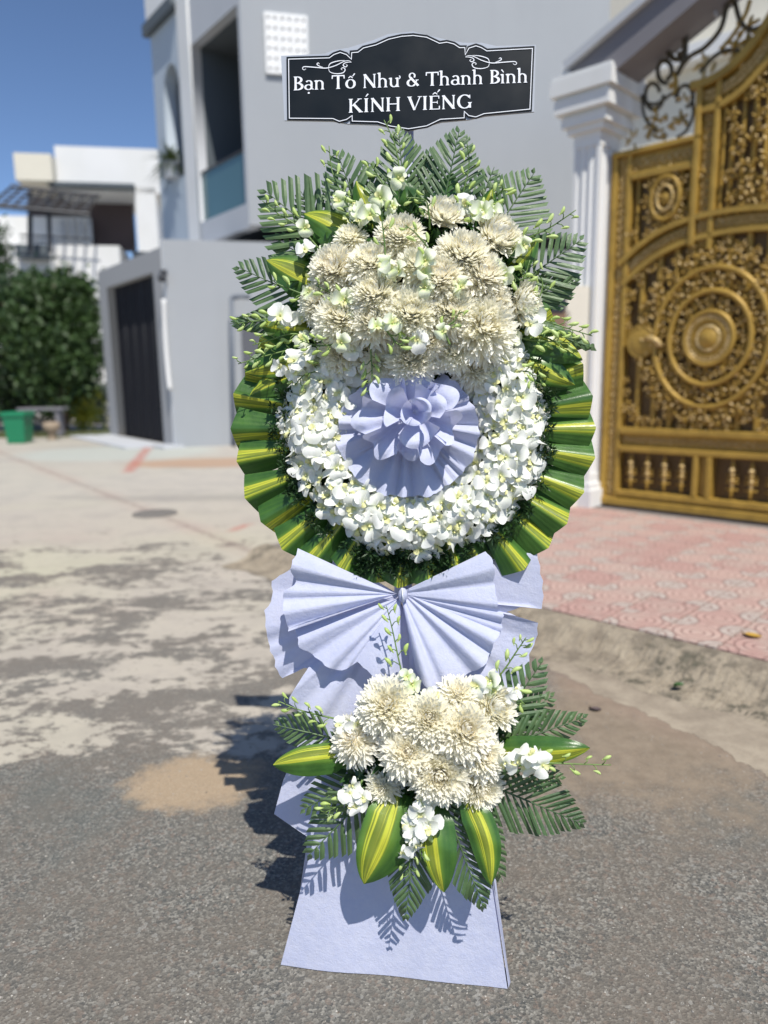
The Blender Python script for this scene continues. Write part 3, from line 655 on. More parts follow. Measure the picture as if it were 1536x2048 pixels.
# ================================================================ grey house with balcony
wc = gnd(352, 895); FP = VPlane(wc, (math.sin(rad(76)), math.cos(rad(76))))           # front plane
st_dir = (.6, -.8)
h_c, h_zb = FP.sz(499, 450); house_corner = FP.w(h_c, 0, 0); SP = VPlane(house_corner, st_dir)   # street plane: s negative going away
house = thing('grey_house', 'pale grey house with a deep balcony, arch opening and blank front wall', 'house', house_corner)
sB = SP.sz(309, 200)[0]; z_roof = 11.5; zu = h_zb
# front wall
f_r = FP.sz(1290, 400)[0]
wallF = [(h_c, zu), (f_r, zu), (f_r, z_roof), (h_c, z_roof)]
def fp_plate(polys, d0, d1, m_, nm, par): 
    me_ = plate(polys, d1-d0); me_.name = nm; me_.materials.append(m_.m); return link(nm, me_, par, FP.mat() @ Matrix.Translation((0, 0, (d0+d1)/2)))
def sp_plate(polys, d0, d1, m_, nm, par, PL=None):
    me_ = plate(polys, d1-d0); me_.name = nm; me_.materials.append(m_.m); return link(nm, me_, par, (PL or SP).mat() @ Matrix.Translation((0, 0, (d0+d1)/2)))
fp_plate([wallF], -.25, 0, grey_paint, 'front_wall', house)
# street wall: plain part with arch hole, then balcony part
def q(x, y, d=0): return SP.sz(x, y, d)
s_fin0, s_fin1 = q(368, 250)[0], q(390, 250)[0]
a_l, a_r = q(331, 250)[0], q(363, 250)[0]; a_top = q(346, 122)[1]; a_bot = q(346, 362)[1]; ac = (a_l+a_r)/2; ar = (a_r-a_l)/2; a_sp = a_top-ar*1.3
archh = [(a_l, a_bot), (a_r, a_bot)]+[(ac+ar*math.cos(t), a_sp+ar*1.3*math.sin(t)) for t in np.linspace(0, np.pi, 17)]
z_low = 0.0
sp_plate([[(sB, z_low), (s_fin0, z_low), (s_fin0, q(360, 3)[1]), (sB, q(360, 3)[1])], archh], -.3, 0, blue_grey, 'street_wall', house)
sp_plate([[(sB-.1, q(330, 45)[1]), (s_fin0, q(330, 45)[1]), (s_fin0, q(330, 45)[1]+.25), (sB-.1, q(330, 45)[1]+.25)]], .002, .16, room_shade_trim, 'cornice', house)
zc0 = q(330, 45)[1]+.25
sp_plate([[(sB-.02, zc0+.002), (s_fin0, zc0+.002), (s_fin0, zc0+.9), (sB-.02, zc0+.9)]], .003, .08, white_paint, 'parapet', house)
z0b, z1b = q(397, 447)[1], q(383, 90)[1]
s_l, s_r = s_fin1+.02, q(487, 300)[0]
# the fin: white vertical strip with uneven sun-struck edge
sp_plate([[(s_fin0, q(393, 480)[1]-.1), (s_fin1, q(393, 480)[1]-.1), (s_fin1, z_roof), (s_fin0, z_roof)]], -.3, .04, white_paint, 'fin', house)
sp_plate([[(s_fin1, zu-.05), (-.002, zu-.05), (-.002, z_roof), (s_fin1, z_roof)], [(s_l, z0b), (s_r, z0b), (s_r, z1b), (s_l, z1b)]], -.22, 0, pale_grey, 'balcony_front', house)
def SPw(s_, z_, d_): return SP.w(s_, z_, d_)
def room(par, s0, s1, z0, z1, dep, m_, PL, nm='loggia_room'):
    c = [PL.w(s, z, d) for d in (-.22, -dep) for (s, z) in ((s0, z0), (s1, z0), (s1, z1), (s0, z1))]
    mb = MB(); mb.add(c, [(0, 1, 5, 4), (1, 2, 6, 5), (2, 3, 7, 6), (3, 0, 4, 7), (4, 5, 6, 7)]); return part(nm, mb, m_, par)
room(house, s_l, s_r, z0b, z1b, 2.3, room_shade_trim, SP); room(house, a_l-.1, a_r+.1, a_bot, a_top+.1, 1.4, pale_grey, SP, 'arch_room')
# dark beam band over the balcony opening, door inside
mb = MB(); mb.box(s_r-1.25, s_r-.35, z0b+.02, z0b+2.3, -2.28, -2.2, T=lambda a, b, c: tuple(SP.w(a, b, c))); part('balcony_door', mb, charcoal, house)
zr_ = q(402, 345)[1]; mb = MB(); mb.box(s_l, s_r, z0b+.04, zr_, -.10, -.085, T=lambda a, b, c: tuple(SP.w(a, b, c))); part('balustrade_glass', mb, glass_teal, house)
mb = MB(); mb.tube([SP.w(s_l-.03, zr_+.03, -.09), SP.w(s_r+.0, zr_+.03, -.09)], .035, 8); part('handrail', mb, dark_metal, house, True)
bmat = M('ornament_white', (.7, .7, .7), .5)
sx, zx = q(412, 190, -.6)
for k in range(5):
    s_, z_ = q(413+k*1.5, 192+k*20, -.6); mb = MB(); mb.ball(SP.w(s_, z_, -.6), .055, 8, 6); part('hanging_ornament', mb, bmat, house, True)
mb = MB(); mb.tube([SP.w(*q(411, 110, -.6), -.6), SP.w(*q(420, 275, -.6), -.6)], .008, 5); part('ornament_string', mb, dark_metal, house)
# upper floor slab seen from beneath and ground floor in painted shade behind the boundary wall
ft = [FP.w(h_c, 0, -.002), FP.w(f_r, 0, -.002), FP.w(f_r, 0, -5), SP.w(sB, 0, -3)+0, SP.w(sB, 0, -.002)]
mb = MB(); mb.prism([p for p in (FP.w(h_c, 0, -.26)-np.array([0, 0, 0]), FP.w(f_r, 0, -.26), FP.w(f_r, 0, -4.5), FP.w(h_c+1.2, 0, -4.5))], zu, zu+.2); part('floor_slab', mb, carport_shade_mat, house)
mb = MB(); mb.prism([SP.w(s_fin1, 0, -.25), SP.w(-.3, 0, -.25), SP.w(-.3, 0, -3), SP.w(s_fin1, 0, -3)], zu-.04, zu+.14); part('balcony_slab', mb, carport_shade_mat, house)
mb = MB(); mb.prism([FP.w(h_c-2.5, 0, -3.6), FP.w(f_r, 0, -3.6), FP.w(f_r, 0, -3.8), FP.w(h_c-2.5, 0, -3.8)], 0, zu); part('ground_floor_wall', mb, carport_shade_mat, house)
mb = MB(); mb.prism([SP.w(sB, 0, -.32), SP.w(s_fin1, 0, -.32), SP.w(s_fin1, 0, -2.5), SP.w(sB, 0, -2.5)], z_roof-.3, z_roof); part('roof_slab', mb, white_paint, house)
# ventilation block screen on the front wall: two columns of pierced blocks
scn = link('vent_screen', None, house, Matrix.Translation(Vector(FP.w(*FP.sz(572, 85), .02))))
x0, zt = FP.sz(527, 18, .03); x1, zb2 = FP.sz(617, 147, .03); zt2 = FP.sz(617, 40, .03)[1]; zt = (zt+zt2)/2; zb2 = FP.sz(527, 147, .03)[1]
fp_plate([[(x0, zb2), (x1, zb2), (x1, zt), (x0, zt)]], .002, .012, M('screen_recess', (.13, .14, .15), .8), 'recess', scn)
nc, nr = 3, 6; cw, ch = (x1-x0)/nc, (zt-zb2)/nr
holes_me = None
a = np.linspace(0, 2*np.pi, 9)[:-1]
def block_poly():
    hx = [(-cw*.5, -ch*.5), (cw*.5, -ch*.5), (cw*.5, ch*.5), (-cw*.5, ch*.5)]; hs = []
    for (cx, cz) in ((-.22, 0), (.22, 0)): hs.append([(cx*cw+cw*.13*math.cos(t_), cz*ch+ch*.20*math.sin(t_)) for t_ in a])
    return [[(x_*.97, y_*.97) for x_, y_ in hx]]+hs
bm_ = plate(block_poly(), .06); bm_.name = 'vent_block'; bm_.materials.append(screen_white.m)
for i in range(nc):
    for j in range(nr): link('vent_block', bm_, scn, FP.mat() @ Matrix.Translation((x0+(i+.5)*cw, zb2+(j+.5)*ch, .045)))
# palm in the arch
pot = thing('potted_palm', 'small bushy palm in a pot on the arch sill of the grey house', 'plant', SP.w(ac, a_bot, .0))
mb = MB()
c0 = SP.w(ac, a_bot+.35, .10)
for k in range(150):
    a_ = random.uniform(0, 6.28); e_ = random.uniform(-.5, 1.3); L_ = random.uniform(.35, .85); d = np.array([math.cos(a_)*math.cos(e_), math.sin(a_)*math.cos(e_), math.sin(e_)]); sd = np.cross(d, (0, 0, 1)); sd /= np.linalg.norm(sd); w_ = .035
    P = [[c0+d*L_*t-np.array([0, 0, .35*L_*t*t])+sd*w_*(1-t)*m_ for m_ in (-1, 1)] for t in (0.1, .5, 1)]; mb.grid(np.array(P))
part('foliage', mb, leafmat('pot_palm_leaf', (.035, .06, .02), (.09, .12, .04), .5, .1), pot); mb = MB(); c1_ = SP.w(ac, a_bot, .1)
mb.prism([(c1_[0]+.2*math.cos(t_), c1_[1]+.2*math.sin(t_)) for t_ in np.linspace(0, 6.28, 13)[:-1]], a_bot, a_bot+.35); part('pot', mb, pale_grey, pot)

# boundary wall and garage box
bw = thing('boundary_wall', 'plain light grey boundary wall standing left of the wreath', 'wall', wc)
zbw = FP.sz(352, 479)[1]
mb = MB(); mb.prism([FP.w(0, 0, 0), FP.w(9.2, 0, 0), FP.w(9.2, 0, -.25), FP.w(0.17, 0, -.25)], 0, zbw); part('wall_face', mb, grey_paint, bw)
mb = MB(); mb.prism([FP.w(.05, 0, .03), FP.w(9.2, 0, .03), FP.w(9.2, 0, -.003), FP.w(.05, 0, -.003)], zbw-.06, zbw-.001); 
GS = VPlane(wc, st_dir)
gar = thing('garage_front', 'light concrete garage surround with a tall dark door', 'garage', GS.w(-2, 0, 0))
def q2(x, y, d=0): return GS.sz(x, y, d)
gL = q2(207, 700)[0]; gz0 = q2(207, 540)[1]; gz1 = q2(318, 493)[1]; gz = (gz0+gz1)/2; dl_, dr_ = q2(223, 700)[0], q2(316, 700)[0]; dz = (q2(221, 574)[1]+q2(309, 542)[1])/2
sp_plate([[(gL, 0), (dl_, 0), (dl_, dz), (dr_, dz), (dr_, 0), (-.14, 0), (-.14, gz), (gL, gz)]], -.3, .0, M('raw_render', (.36, .36, .36), .85), 'surround', gar, GS)
sp_plate([[(-.138, 0), (0, 0), (0, zbw), (-.138, zbw)]], -.3, -.004, white_paint, 'corner_post', gar, GS)
sp_plate([[(dl_, 0.02), (dr_, .02), (dr_, dz), (dl_, dz)]], -.24, -.18, charcoal, 'door', gar, GS)
for k in range(1, 5):
    s_ = dl_+(dr_-dl_)*k/5; sp_plate([[(s_-.012, 0.03), (s_+.012, .03), (s_+.012, dz-.02), (s_-.012, dz-.02)]], -.179, -.165, dark_metal, 'door_rib', gar, GS)
mb = MB(); mb.box(gL-.3, dr_+.25, 0, .035, 0, .9, T=lambda a, b, c: tuple(GS.w(a, b, c))); part('threshold', mb, pale_grey, gar)
mb = MB(); mb.prism([GS.w(gL, 0, -.31), GS.w(-.2, 0, -.31), GS.w(-.2, 0, -2.4), GS.w(gL, 0, -2.4)], gz-.2, gz-.002); part('roof', mb, pale_grey, gar)
# lamp and pipe on the corner post
lamp = thing('wall_lamp', 'dark round wall lamp high on the white garage corner post', 'lamp', GS.w(-.22, q2(331, 555)[1], .02))
s_, z_ = q2(329, 556, .05); mb = MB(); mb.ball(GS.w(s_, z_, .10), .085, 10, 7); part('globe', mb, dark_metal, lamp, True)
mb = MB(); mb.box(s_-.03, s_+.03, z_+.04, z_+.15, .002, .12, T=lambda a, b, c: tuple(GS.w(a, b, c))); part('bracket', mb, dark_metal, lamp)
pipe = thing('white_pipe', 'white plastic pipe running down the garage corner below the lamp', 'pipe', GS.w(-.3, 1, .05))
P = [GS.w(*q2(x_, y_, .07), .07) for x_, y_ in ((327, 598), (329, 650), (332, 700), (336, 745), (340, 780))]; mb = MB().tube(catmull(P, 5), .045, 8); part('tube', mb, white_paint, pipe, True)
mb = MB(); mb.box(-.35, .25, 0, .05, -.1, .35, T=lambda a, b, c: tuple(GS.w(a, b, c))); o = link('stone_slab', mb.mesh('stone_slab', pale_grey)); tag(o, 'low pale slab at the foot of the garage corner post', 'slab')
# grey pipe frame just left of the wreath, against the boundary wall
pf = thing('metal_frame', 'thin dark metal frame rising beside the left edge of the wreath', 'frame', FP.w(*FP.sz(470, 900), .1))
sa, za = FP.sz(469, 600, .3); 
for P in ([(469, 905), (466, 760), (463, 596)], [(463, 596), (482, 592), (500, 594)]):
    P = [FP.w(*FP.sz(*p, .3), .3) for p in P]; mb = MB().tube(P, .045, 8); part('post' if P[0][2] < .5 else 'crossbar', mb, M('grey_steel', (.13, .15, .18), .5), pf, True)
s1_, z1_ = FP.sz(482, 640, .1); s2_, z2_ = FP.sz(1000, 900, .1); mb = MB()
fp_plate([[(s1_, .02), (s1_+4.4, .02), (s1_+4.4, z1_), (s1_, z1_)]], .003, .05, M('dark_shutter', (.10, .105, .12), .6), 'shutter', bw)
# small buff gate-box between wreath and pillar
bx = thing('buff_meter_box', 'buff wall stub with a small brown box between wreath and pillar', 'meter box', FP.w(*FP.sz(1140, 600, 2), 2))
QP = VPlane(GP.w(sL, 0, PD+.30), (1, 0.15))
def qp_box(nm, x0, y0, x1, y1, dep, m_):
    a0, b0 = QP.sz(x0, y0); a1, b1_ = QP.sz(x1, y1); mb = MB(); mb.box(a0, a1, b1_, b0, -dep, 0, T=lambda a, b, c: tuple(QP.w(a, b, c))); return part(nm, mb, m_, bx)
qp_box('wall_stub', 1134, 572, 1163, 1035, .15, cream_paint); qp_box('box', 1096, 622, 1140, 660, .25, M('brown_box', (.22, .14, .09), .7))
mb = MB(); a0, b0 = QP.sz(1096, 590, .01); a1, b1_ = QP.sz(1128, 625, .01); mb.box(a0, a1, b1_, b0, -.05, .01, T=lambda a, b, c: tuple(QP.w(a, b, c))); part('meter', mb, dark_metal, bx)
# white building behind the gate
wb = thing('white_building', 'off-white building glimpsed through the scrollwork above the gate', 'house', GP.w(3, 0, -4.5))
wl_ = GP.sz(1215, 150, -4.5)[0]; mb = MB(); mb.prism([GP.w(wl_, 0, -4.5), GP.w(12, 0, -4.5), GP.w(12, 0, -9), GP.w(wl_, 0, -9)], 0, 7.0); part('wall', mb, cream_paint, wb)
for z_ in (4.2, 5.6):
    mb = MB(); mb.box(wl_-.1, 12, z_, z_+.22, -4.495, -4.25, T=lambda a, b, c: tuple(GP.w(a, b, c))); part('string_course', mb, white_paint, wb)
for k in range(3):
    mb = MB(); mb.box(1.2+k*1.9, 2.1+k*1.9, 4.5, 5.5, -4.49, -4.46, T=lambda a, b, c: tuple(GP.w(a, b, c))); part('window', mb, dark_metal, wb)

# ================================================================ white modern house, far left
WP = VPlane(gnd(150, 850)*1.0+np.array([0, 7.5, 0]), (math.sin(rad(80)), math.cos(rad(80))))
wh = thing('white_house', 'white modern house with flat roof blocks and dark pergola', 'house', WP.o)
def wbox(nm, x0, y0, x1, y1, d0, d1, m_, par=wh):
    a0, b0 = WP.sz(x0, y0, d1); a1, b1_ = WP.sz(x1, y1, d1); mb = MB(); mb.box(a0, a1, b1_, b0, d0, d1, T=lambda a, b, c: tuple(WP.w(a, b, c))); return part(nm, mb, m_, par)
wbox('upper_block', 108, 291, 345, 388, -4, 0, white_paint); wbox('stair_block', 26, 305, 106, 362, -3, .6, cream_paint)
wbox('wall', 268, 375, 345, 900, -4, 0, white_paint); wbox('recess_wall', 60, 385, 270, 500, -2.5, -2.0, timber_red); wbox('back_wall', -40, 430, 185, 500, -1.9, -1.6, white_paint)
wbox('wall', -60, 487, 269, 900, -2.5, -.02, white_paint); wbox('soffit', 95, 362, 268, 375, -2.0, .4, room_shade_trim)
pg = link('pergola', None, wh, Matrix.Translation(Vector(WP.w(*WP.sz(80, 400), 1))))
def wbar(p, d0, q_, d1, r_):
    mb = MB().tube([WP.w(*WP.sz(*p, d0), d0), WP.w(*WP.sz(*q_, d1), d1)], r_, 6); part('beam', mb, dark_metal, pg)
wbar((22, 372), .5, (200, 392), .5, .07); wbar((-30, 410), 2.2, (180, 430), 2.2, .08); wbar((60, 385), 1.4, (60, 505), 1.4, .09); wbar((97, 400), 1.8, (100, 505), 1.8, .08)
for k in range(9): wbar((24+k*21, 373+k*2), .5, (-22+k*23, 411+k*2), 2.2, .045)
for k in range(4): wbar((15+k*-9, 380+k*8), .8+k*.4, (195+k*-4, 397+k*8), .8+k*.4, .03)
wbox('planter', 30, 488, 95, 516, 0, .5, room_shade_trim); wbar((40, 470), 1.2, (180, 478), 1.2, .04); wbar((40, 480), 1.2, (180, 490), 1.2, .03)
for k in range(4): wbox('window', 120+k*18, 440, 132+k*18, 480, -1.55, -1.5, pale_grey)

# ================================================================ trees on the left, bin, stool
fol = leafmat('tree_leaf', (.012, .032, .009), (.044, .088, .020), .6, .12, 3, (.12, .22, .04), )
bark = wall_mat('bark', (.12, .085, .055), (.07, .05, .035))
def crown(mb, c, R_, n, lf=.10, dens=20):
    c = np.array(c); R_ = np.array(R_)
    for k in range(n):
        u = rng.normal(size=3); u /= np.linalg.norm(u); cc = c+u*R_*rng.uniform(.30, 1.10)**.6; cr = rng.uniform(.10, .46)
        P = cc+rng.normal(size=(dens, 3))*cr*.6; N1 = rng.normal(size=(dens, 3)); N1 /= np.linalg.norm(N1, axis=1)[:, None]; N2 = np.cross(N1, rng.normal(size=(dens, 3))); N2 /= np.linalg.norm(N2, axis=1)[:, None]
        l = lf*rng.uniform(.6, 1.3, (dens, 1)); q_ = np.stack([P-N1*l, P+N2*l*.45, P+N1*l, P-N2*l*.45], 1).reshape(-1, 3)
        mb.add(q_, [(4*i, 4*i+1, 4*i+2, 4*i+3) for i in range(dens)])
def tree(px, py, cy_px, wpx, hpx, label, n, extra=(), z_=0.0, lf=.10):
    g = gnd(px, py); dep = (g-CP)@Fv; mpp = dep/FPX; zc_ = CAMZ+(742-cy_px)*mpp*1.0
    t = thing('tree', label, 'tree', g, 'trees beside the garage'); mb = MB(); Rx, Rz = wpx*mpp/2, hpx*mpp/2
    crown(mb, (g[0], g[1], zc_), (Rx, Rx*.9, Rz), n, lf)
    for (ex, ey, ew, eh, en) in extra: crown(mb, (g[0]+(ex-px)*mpp, g[1]+rng.uniform(-.4, .4), CAMZ+(742-ey)*mpp), (ew*mpp/2, ew*mpp/2.2, eh*mpp/2), en, lf)
    part('crown', mb, fol, t); mb = MB(); P = [(g[0], g[1], 0), (g[0]+.06, g[1], zc_*.5), (g[0]-.05, g[1], zc_), (g[0]+.05, g[1], zc_+Rz*.4)]; mb.tube(catmull(P, 5), np.linspace(.13, .04, 16), 8)
    part('trunk', mb, bark, t, True)
    for k in range(5):
        a_ = k*1.3; z0_ = zc_*(.55+.1*k); mb = MB().tube(catmull([(g[0], g[1], z0_), (g[0]+.4*Rx*math.cos(a_), g[1]+.4*Rx*math.sin(a_), z0_+.4*Rz), (g[0]+.8*Rx*math.cos(a_), g[1]+.8*Rx*math.sin(a_), z0_+.75*Rz)], 4), np.linspace(.05, .015, 9), 6); part('limb', mb, bark, t, True)
tree(128, 866, 660, 170, 270, 'leafy tree just left of the garage, its bare brown trunk showing', 330, [(160, 590, 90, 100, 70), (100, 600, 110, 110, 80), (175, 700, 70, 130, 70)])
tree(30, 860, 690, 150, 260, 'dark spreading tree at the left edge behind the green bin', 330, [(60, 600, 120, 120, 90), (80, 720, 100, 120, 90)])
tree(-10, 845, 545, 110, 210, 'taller dark tree at the far left corner in front of the pergola', 200, [(10, 480, 60, 70, 40)])
tree(-75, 866, 690, 170, 300, 'broad tree beyond the left edge of the view', 120)
hb = thing('hedge', 'low dark shrub mass under the trees behind the bin', 'hedge', gnd(90, 850)); mb = MB()
for px in range(-60, 215, 18):
    g = gnd(px, 846); crown(mb, (g[0], g[1]+rng.uniform(-.3, .3), rng.uniform(.5, 1.1)), (.45, .5, .7), 26, .09)
part('foliage', mb, leafmat('hedge_leaf', (.012, .024, .012), (.03, .055, .02), .6, .05, 3), hb)
cr = thing('croton_shrub', 'slim yellow-green shrub beside the brown tree trunk', 'shrub', gnd(170, 862)); g = gnd(170, 862); mb = MB(); crown(mb, (g[0], g[1], .85), (.13, .13, .65), 60, .10, 18); part('foliage', mb, leafmat('croton_leaf', (.22, .25, .03), (.50, .45, .05), .5, .2, 5), cr)
mb = MB().tube([(g[0], g[1], 0), (g[0], g[1], .9)], .03, 6); part('stem', mb, bark, cr)
mb = MB(); g = gnd(150, 872)
for k in range(2600):
    p = np.array([g[0]+rng.uniform(-2.6, .9), g[1]+rng.uniform(-.5, 1.6), 0]); a_ = rng.uniform(0, 3.14); l = rng.uniform(.03, .09); mb.add([p+(-.02*math.cos(a_), -.02*math.sin(a_), 0), p+(.02*math.cos(a_), .02*math.sin(a_), 0), p+(rng.uniform(-.03, .03), rng.uniform(-.03, .03), l)], [(0, 1, 2)])
o = struct('grass', mb, leafmat('grass_blade', (.06, .09, .03), (.14, .15, .06), .6, .1, 3)); o['kind'] = 'stuff'
# green bin
g = gnd(41, 886); dep = (g-CP)@Fv; mp = dep/FPX; bn = thing('green_bin', 'green plastic dustbin with a wide rim standing under the trees', 'bin', g)
def rect_loft(mb, rings):
    P = [[(g[0]+sx*hw, g[1]+sy*hw, z_) for sx, sy in ((-1, -1), (1, -1), (1, 1), (-1, 1))] for hw, z_ in rings]; mb.grid(np.array(P), closed=True)
hB = 62*mp; mb = MB(); rect_loft(mb, [(.001, .01), (17*mp, .01), (21*mp, hB*.88), (21*mp, hB*.88), (19*mp, hB*.88)]); part('body', mb, green_plastic, bn)
mb = MB(); rect_loft(mb, [(21*mp, hB*.87), (24*mp, hB*.88), (24*mp, hB*.97), (22*mp, hB), (.001, hB)]); part('rim', mb, green_plastic, bn)
# bench plank and beige pot behind it
g = gnd(85, 878); bch = thing('stone_bench', 'thin grey bench top on legs right of the green bin', 'bench', g); mb = MB(); mb.box(g[0]-.75, g[0]+.35, g[1]+.4, g[1]+.8, 59*mp, 64*mp); part('seat', mb, beam_grey, bch)
for dx in (-.6, .2): mb = MB(); mb.box(g[0]+dx-.04, g[0]+dx+.04, g[1]+.45, g[1]+.75, 0, 59*mp); part('leg', mb, beam_grey, bch)
g = gnd(105, 880); po = thing('clay_pot', 'buff round pot on a grey foot right of the bench', 'pot', g); mb = MB(); t = np.linspace(0, 2*np.pi, 17)[:-1]
mb.grid(np.array([[(g[0]+r_*math.cos(a), g[1]+r_*math.sin(a), z_) for a in t] for r_, z_ in [(.10, 0), (.08, .18), (.17, .24), (.20, .38), (.15, .42), (.12, .40), (.01, .38)]]), closed=True); part('bowl', mb, wall_mat('clay', (.34, .27, .20), (.28, .22, .16)), po, True)
# ================================================================ the standing wreath
YAW, LEAN = rad(5.5), rad(7.5)
SO = np.array([0.0, 1.53, 0.0]); ST_ = np.array([math.cos(YAW), -math.sin(YAW), 0]); SB_ = np.array([math.sin(YAW), math.cos(YAW), 0])
SU = SB_*math.sin(LEAN)+np.array([0, 0, math.cos(LEAN)]); SN = np.cross(ST_, SU)       # right, up, outward
def Wp(x, y, off=0.0):
    r = ray(x, y); o = SO+SN*off; return CP+r*(np.dot(o-CP, SN)/np.dot(r, SN))
def mpp_at(x, y, off=0.0): return float((Wp(x, y, off)-CP)@Fv)/FPX
BASE = Wp(790, 1950)
stand = thing('funeral_wreath_stand', 'tall white funeral wreath on an easel stand with black name board', 'flower wreath', (0.0, 1.75, 0.0))

# --- easel behind the paper: two front legs, a mast and a rear prop
wood = paper
def rod(name, P, r, m_, sm=True): return part(name, MB().tube(P, r, 8), m_, stand, sm)
fl1, fl2 = gnd(590, 1915), gnd(1006, 1966)
rod('leg', [fl1+(0, .02, .0), Wp(770, 700, -.03)], .012, wood); rod('leg', [fl2+(-.005, .02, .0), Wp(860, 700, -.03)], .012, wood)
rod('mast', [Wp(815, 1250, -.035), Wp(818, 100, -.035)], .011, wood); rod('rear_leg', [Wp(815, 500, -.05), (.02, 2.45, 0.0)], .012, wood)
rod('crossbar', [Wp(668, 1300, -.05), Wp(965, 1300, -.05)], .010, wood)
# backing board of the wreath
t = np.linspace(0, 2*np.pi, 40, endpoint=False); CX, CY = 829, 858
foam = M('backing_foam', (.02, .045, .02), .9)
mb = MB(); pts_ = [Wp(CX+285*math.cos(a), CY+285*math.sin(a), -.005) for a in t]; pts2 = [Wp(CX+285*math.cos(a), CY+285*math.sin(a), -.035) for a in t]
n = 40; mb.add(pts_+pts2, [tuple(range(n)), tuple(range(n, 2*n))[::-1]]+[(i, n+i, n+(i+1) % n, (i+1) % n) for i in range(n)]); part('backing_disc', mb, foam, stand)

# --- paper skirt at the foot
def paper_sheet(name, corners, nu=14, nv=16, wave=.004, fold=None, seed=0, thick=True):
    """corners: world points bl, br, tr, tl"""
    r_ = np.random.default_rng(seed); bl, br, tr, tl = [np.array(c) for c in corners]; P = np.zeros((nv, nu, 3)); nn = np.cross(br-bl, tl-bl); nn /= np.linalg.norm(nn)
    ph = r_.uniform(0, 6, 4)
    for i in range(nv):
        for j in range(nu):
            v_, u_ = i/(nv-1), j/(nu-1); p = (bl*(1-u_)+br*u_)*(1-v_)+(tl*(1-u_)+tr*u_)*v_
            h_ = wave*(math.sin(u_*5+ph[0]+v_*2)+.5*math.sin(v_*9+ph[1])+.4*math.sin(u_*13+ph[2]+v_*5))
            if fold: h_ += fold(u_, v_)
            P[i, j] = p+nn*h_
    return part(name, MB().grid(P), paper, stand, True)
g1, g2_ = gnd(563, 1926, .002), gnd(1015, 1976, .002)
paper_sheet('paper_skirt', (g1, g2_, Wp(925, 1380, .015), Wp(706, 1380, .015)), wave=.0055, seed=2, fold=lambda u, v: .006*math.sin(u*3.1)*(1-v)-.008*(abs(u-.42) < .04)*v)
# narrow side return at the right edge and the back sheet poking out on the left
paper_sheet('paper_side', (g2_, g2_+np.array([.012, .05, 0]), Wp(940, 1380, -.03), Wp(925, 1380, .015)), nu=4, seed=3)
paper_sheet('paper_flap', (Wp(612, 1668, -.02), Wp(700, 1720, .0), Wp(700, 1480, .0), Wp(592, 1500, -.02)), wave=.002, seed=4)
mbf = MB(); fp_ = [(548, 1628), (612, 1672), (690, 1730), (700, 1480), (600, 1480), (566, 1562)]
c0 = np.mean([Wp(*p, -.012) for p in fp_], axis=0); mbf.add([c0]+[Wp(*p, -.014-.012*(p[0] < 600)) for p in fp_], [(0, i+1, (i+1) % 6+1) for i in range(6)]); part('paper_flap', mbf, paper, stand)

# --- pleated paper fans: knot, outer outline (photo points), pleats
def fan(name, knot, outer, pleats, amp, off0, off1, seed=0, na=None, nr=12, jag=2.5, tight=10, tilt=None, sharp=.6, sag=0.0, par=None):
    r_ = np.random.default_rng(seed); na = na or pleats*8; O = np.array(outer, float)
    d = np.r_[0, np.cumsum(np.linalg.norm(np.diff(O, axis=0), axis=1))]; L_ = d[-1]; w_ = np.r_[0, np.cumsum(r_.uniform(.30, 1.9, pleats))]; pk_ = r_.uniform(.18, .82, pleats+1); w_ = w_/w_[-1]
    k = np.array(knot, float); P = np.zeros((nr, na, 3)); am = r_.uniform(.35, 1.35, pleats+1)
    for j in range(na):
        u = j/(na-1); i_ = min(int(np.searchsorted(w_, u, 'right'))-1, pleats-1); fu = (u-w_[i_])/(w_[i_+1]-w_[i_]); saw = fu/pk_[i_] if fu < pk_[i_] else (1-fu)/(1-pk_[i_])
        saw = (saw**sharp)*am[i_]; px = np.interp(u*L_, d, O[:, 0]); py = np.interp(u*L_, d, O[:, 1])
        dd = np.array([px, py])-k; dn_ = dd/np.linalg.norm(dd); e = 1.0+(r_.uniform(-1, 1)*jag*.35+math.sin(u*L_*.22+seed)*jag*.5+saw*jag*1.5)/np.linalg.norm(dd)
        perp = np.array([-dn_[1], dn_[0]])
        for i in range(nr):
            v = i/(nr-1); q_ = k+perp*(u-.5)*tight*(1-v)+dd*e*v
            o_ = off0+(off1-off0)*v+amp*saw*(v**.75)*(1-.12*v)+sag*math.sin(math.pi*v)
            if tilt: o_ += tilt(u, v)
            P[i, j] = Wp(q_[0], q_[1], o_)
    uu, vv_ = np.meshgrid(np.linspace(0, 1, na), np.linspace(0, 1, nr))
    return part(name, MB().grid(P, np.stack([uu, vv_], -1)), paper, par or stand, True)
bow = link('paper_bow', None, stand, Matrix.Translation(Vector(Wp(805, 1188, .03))))
KN = (806, 1188)
fan('bow_tail', (803, 1192), [(700, 1470), (760, 1480), (840, 1480), (900, 1460)], 3, .012, -.012, -.004, seed=16, par=bow)
fan('bow_loop', KN, [(650, 1100), (544, 1161), (546, 1200), (532, 1222), (536, 1262), (541, 1292), (563, 1357), (613, 1333), (650, 1340), (700, 1380)], 6, .018, .0, -.01, seed=11, par=bow)
fan('bow_loop', KN, [(930, 1150), (984, 1118), (1068, 1104), (1074, 1130), (1081, 1161), (1085, 1218), (1040, 1213), (1010, 1225)], 3, .014, .0, -.004, seed=12, par=bow)
fan('bow_loop', KN, [(1010, 1222), (1030, 1232), (1073, 1245), (1071, 1284), (1061, 1298), (1052, 1340), (1045, 1364), (1020, 1385), (985, 1400), (900, 1410)], 4, .020, .0, -.016, seed=13, par=bow)
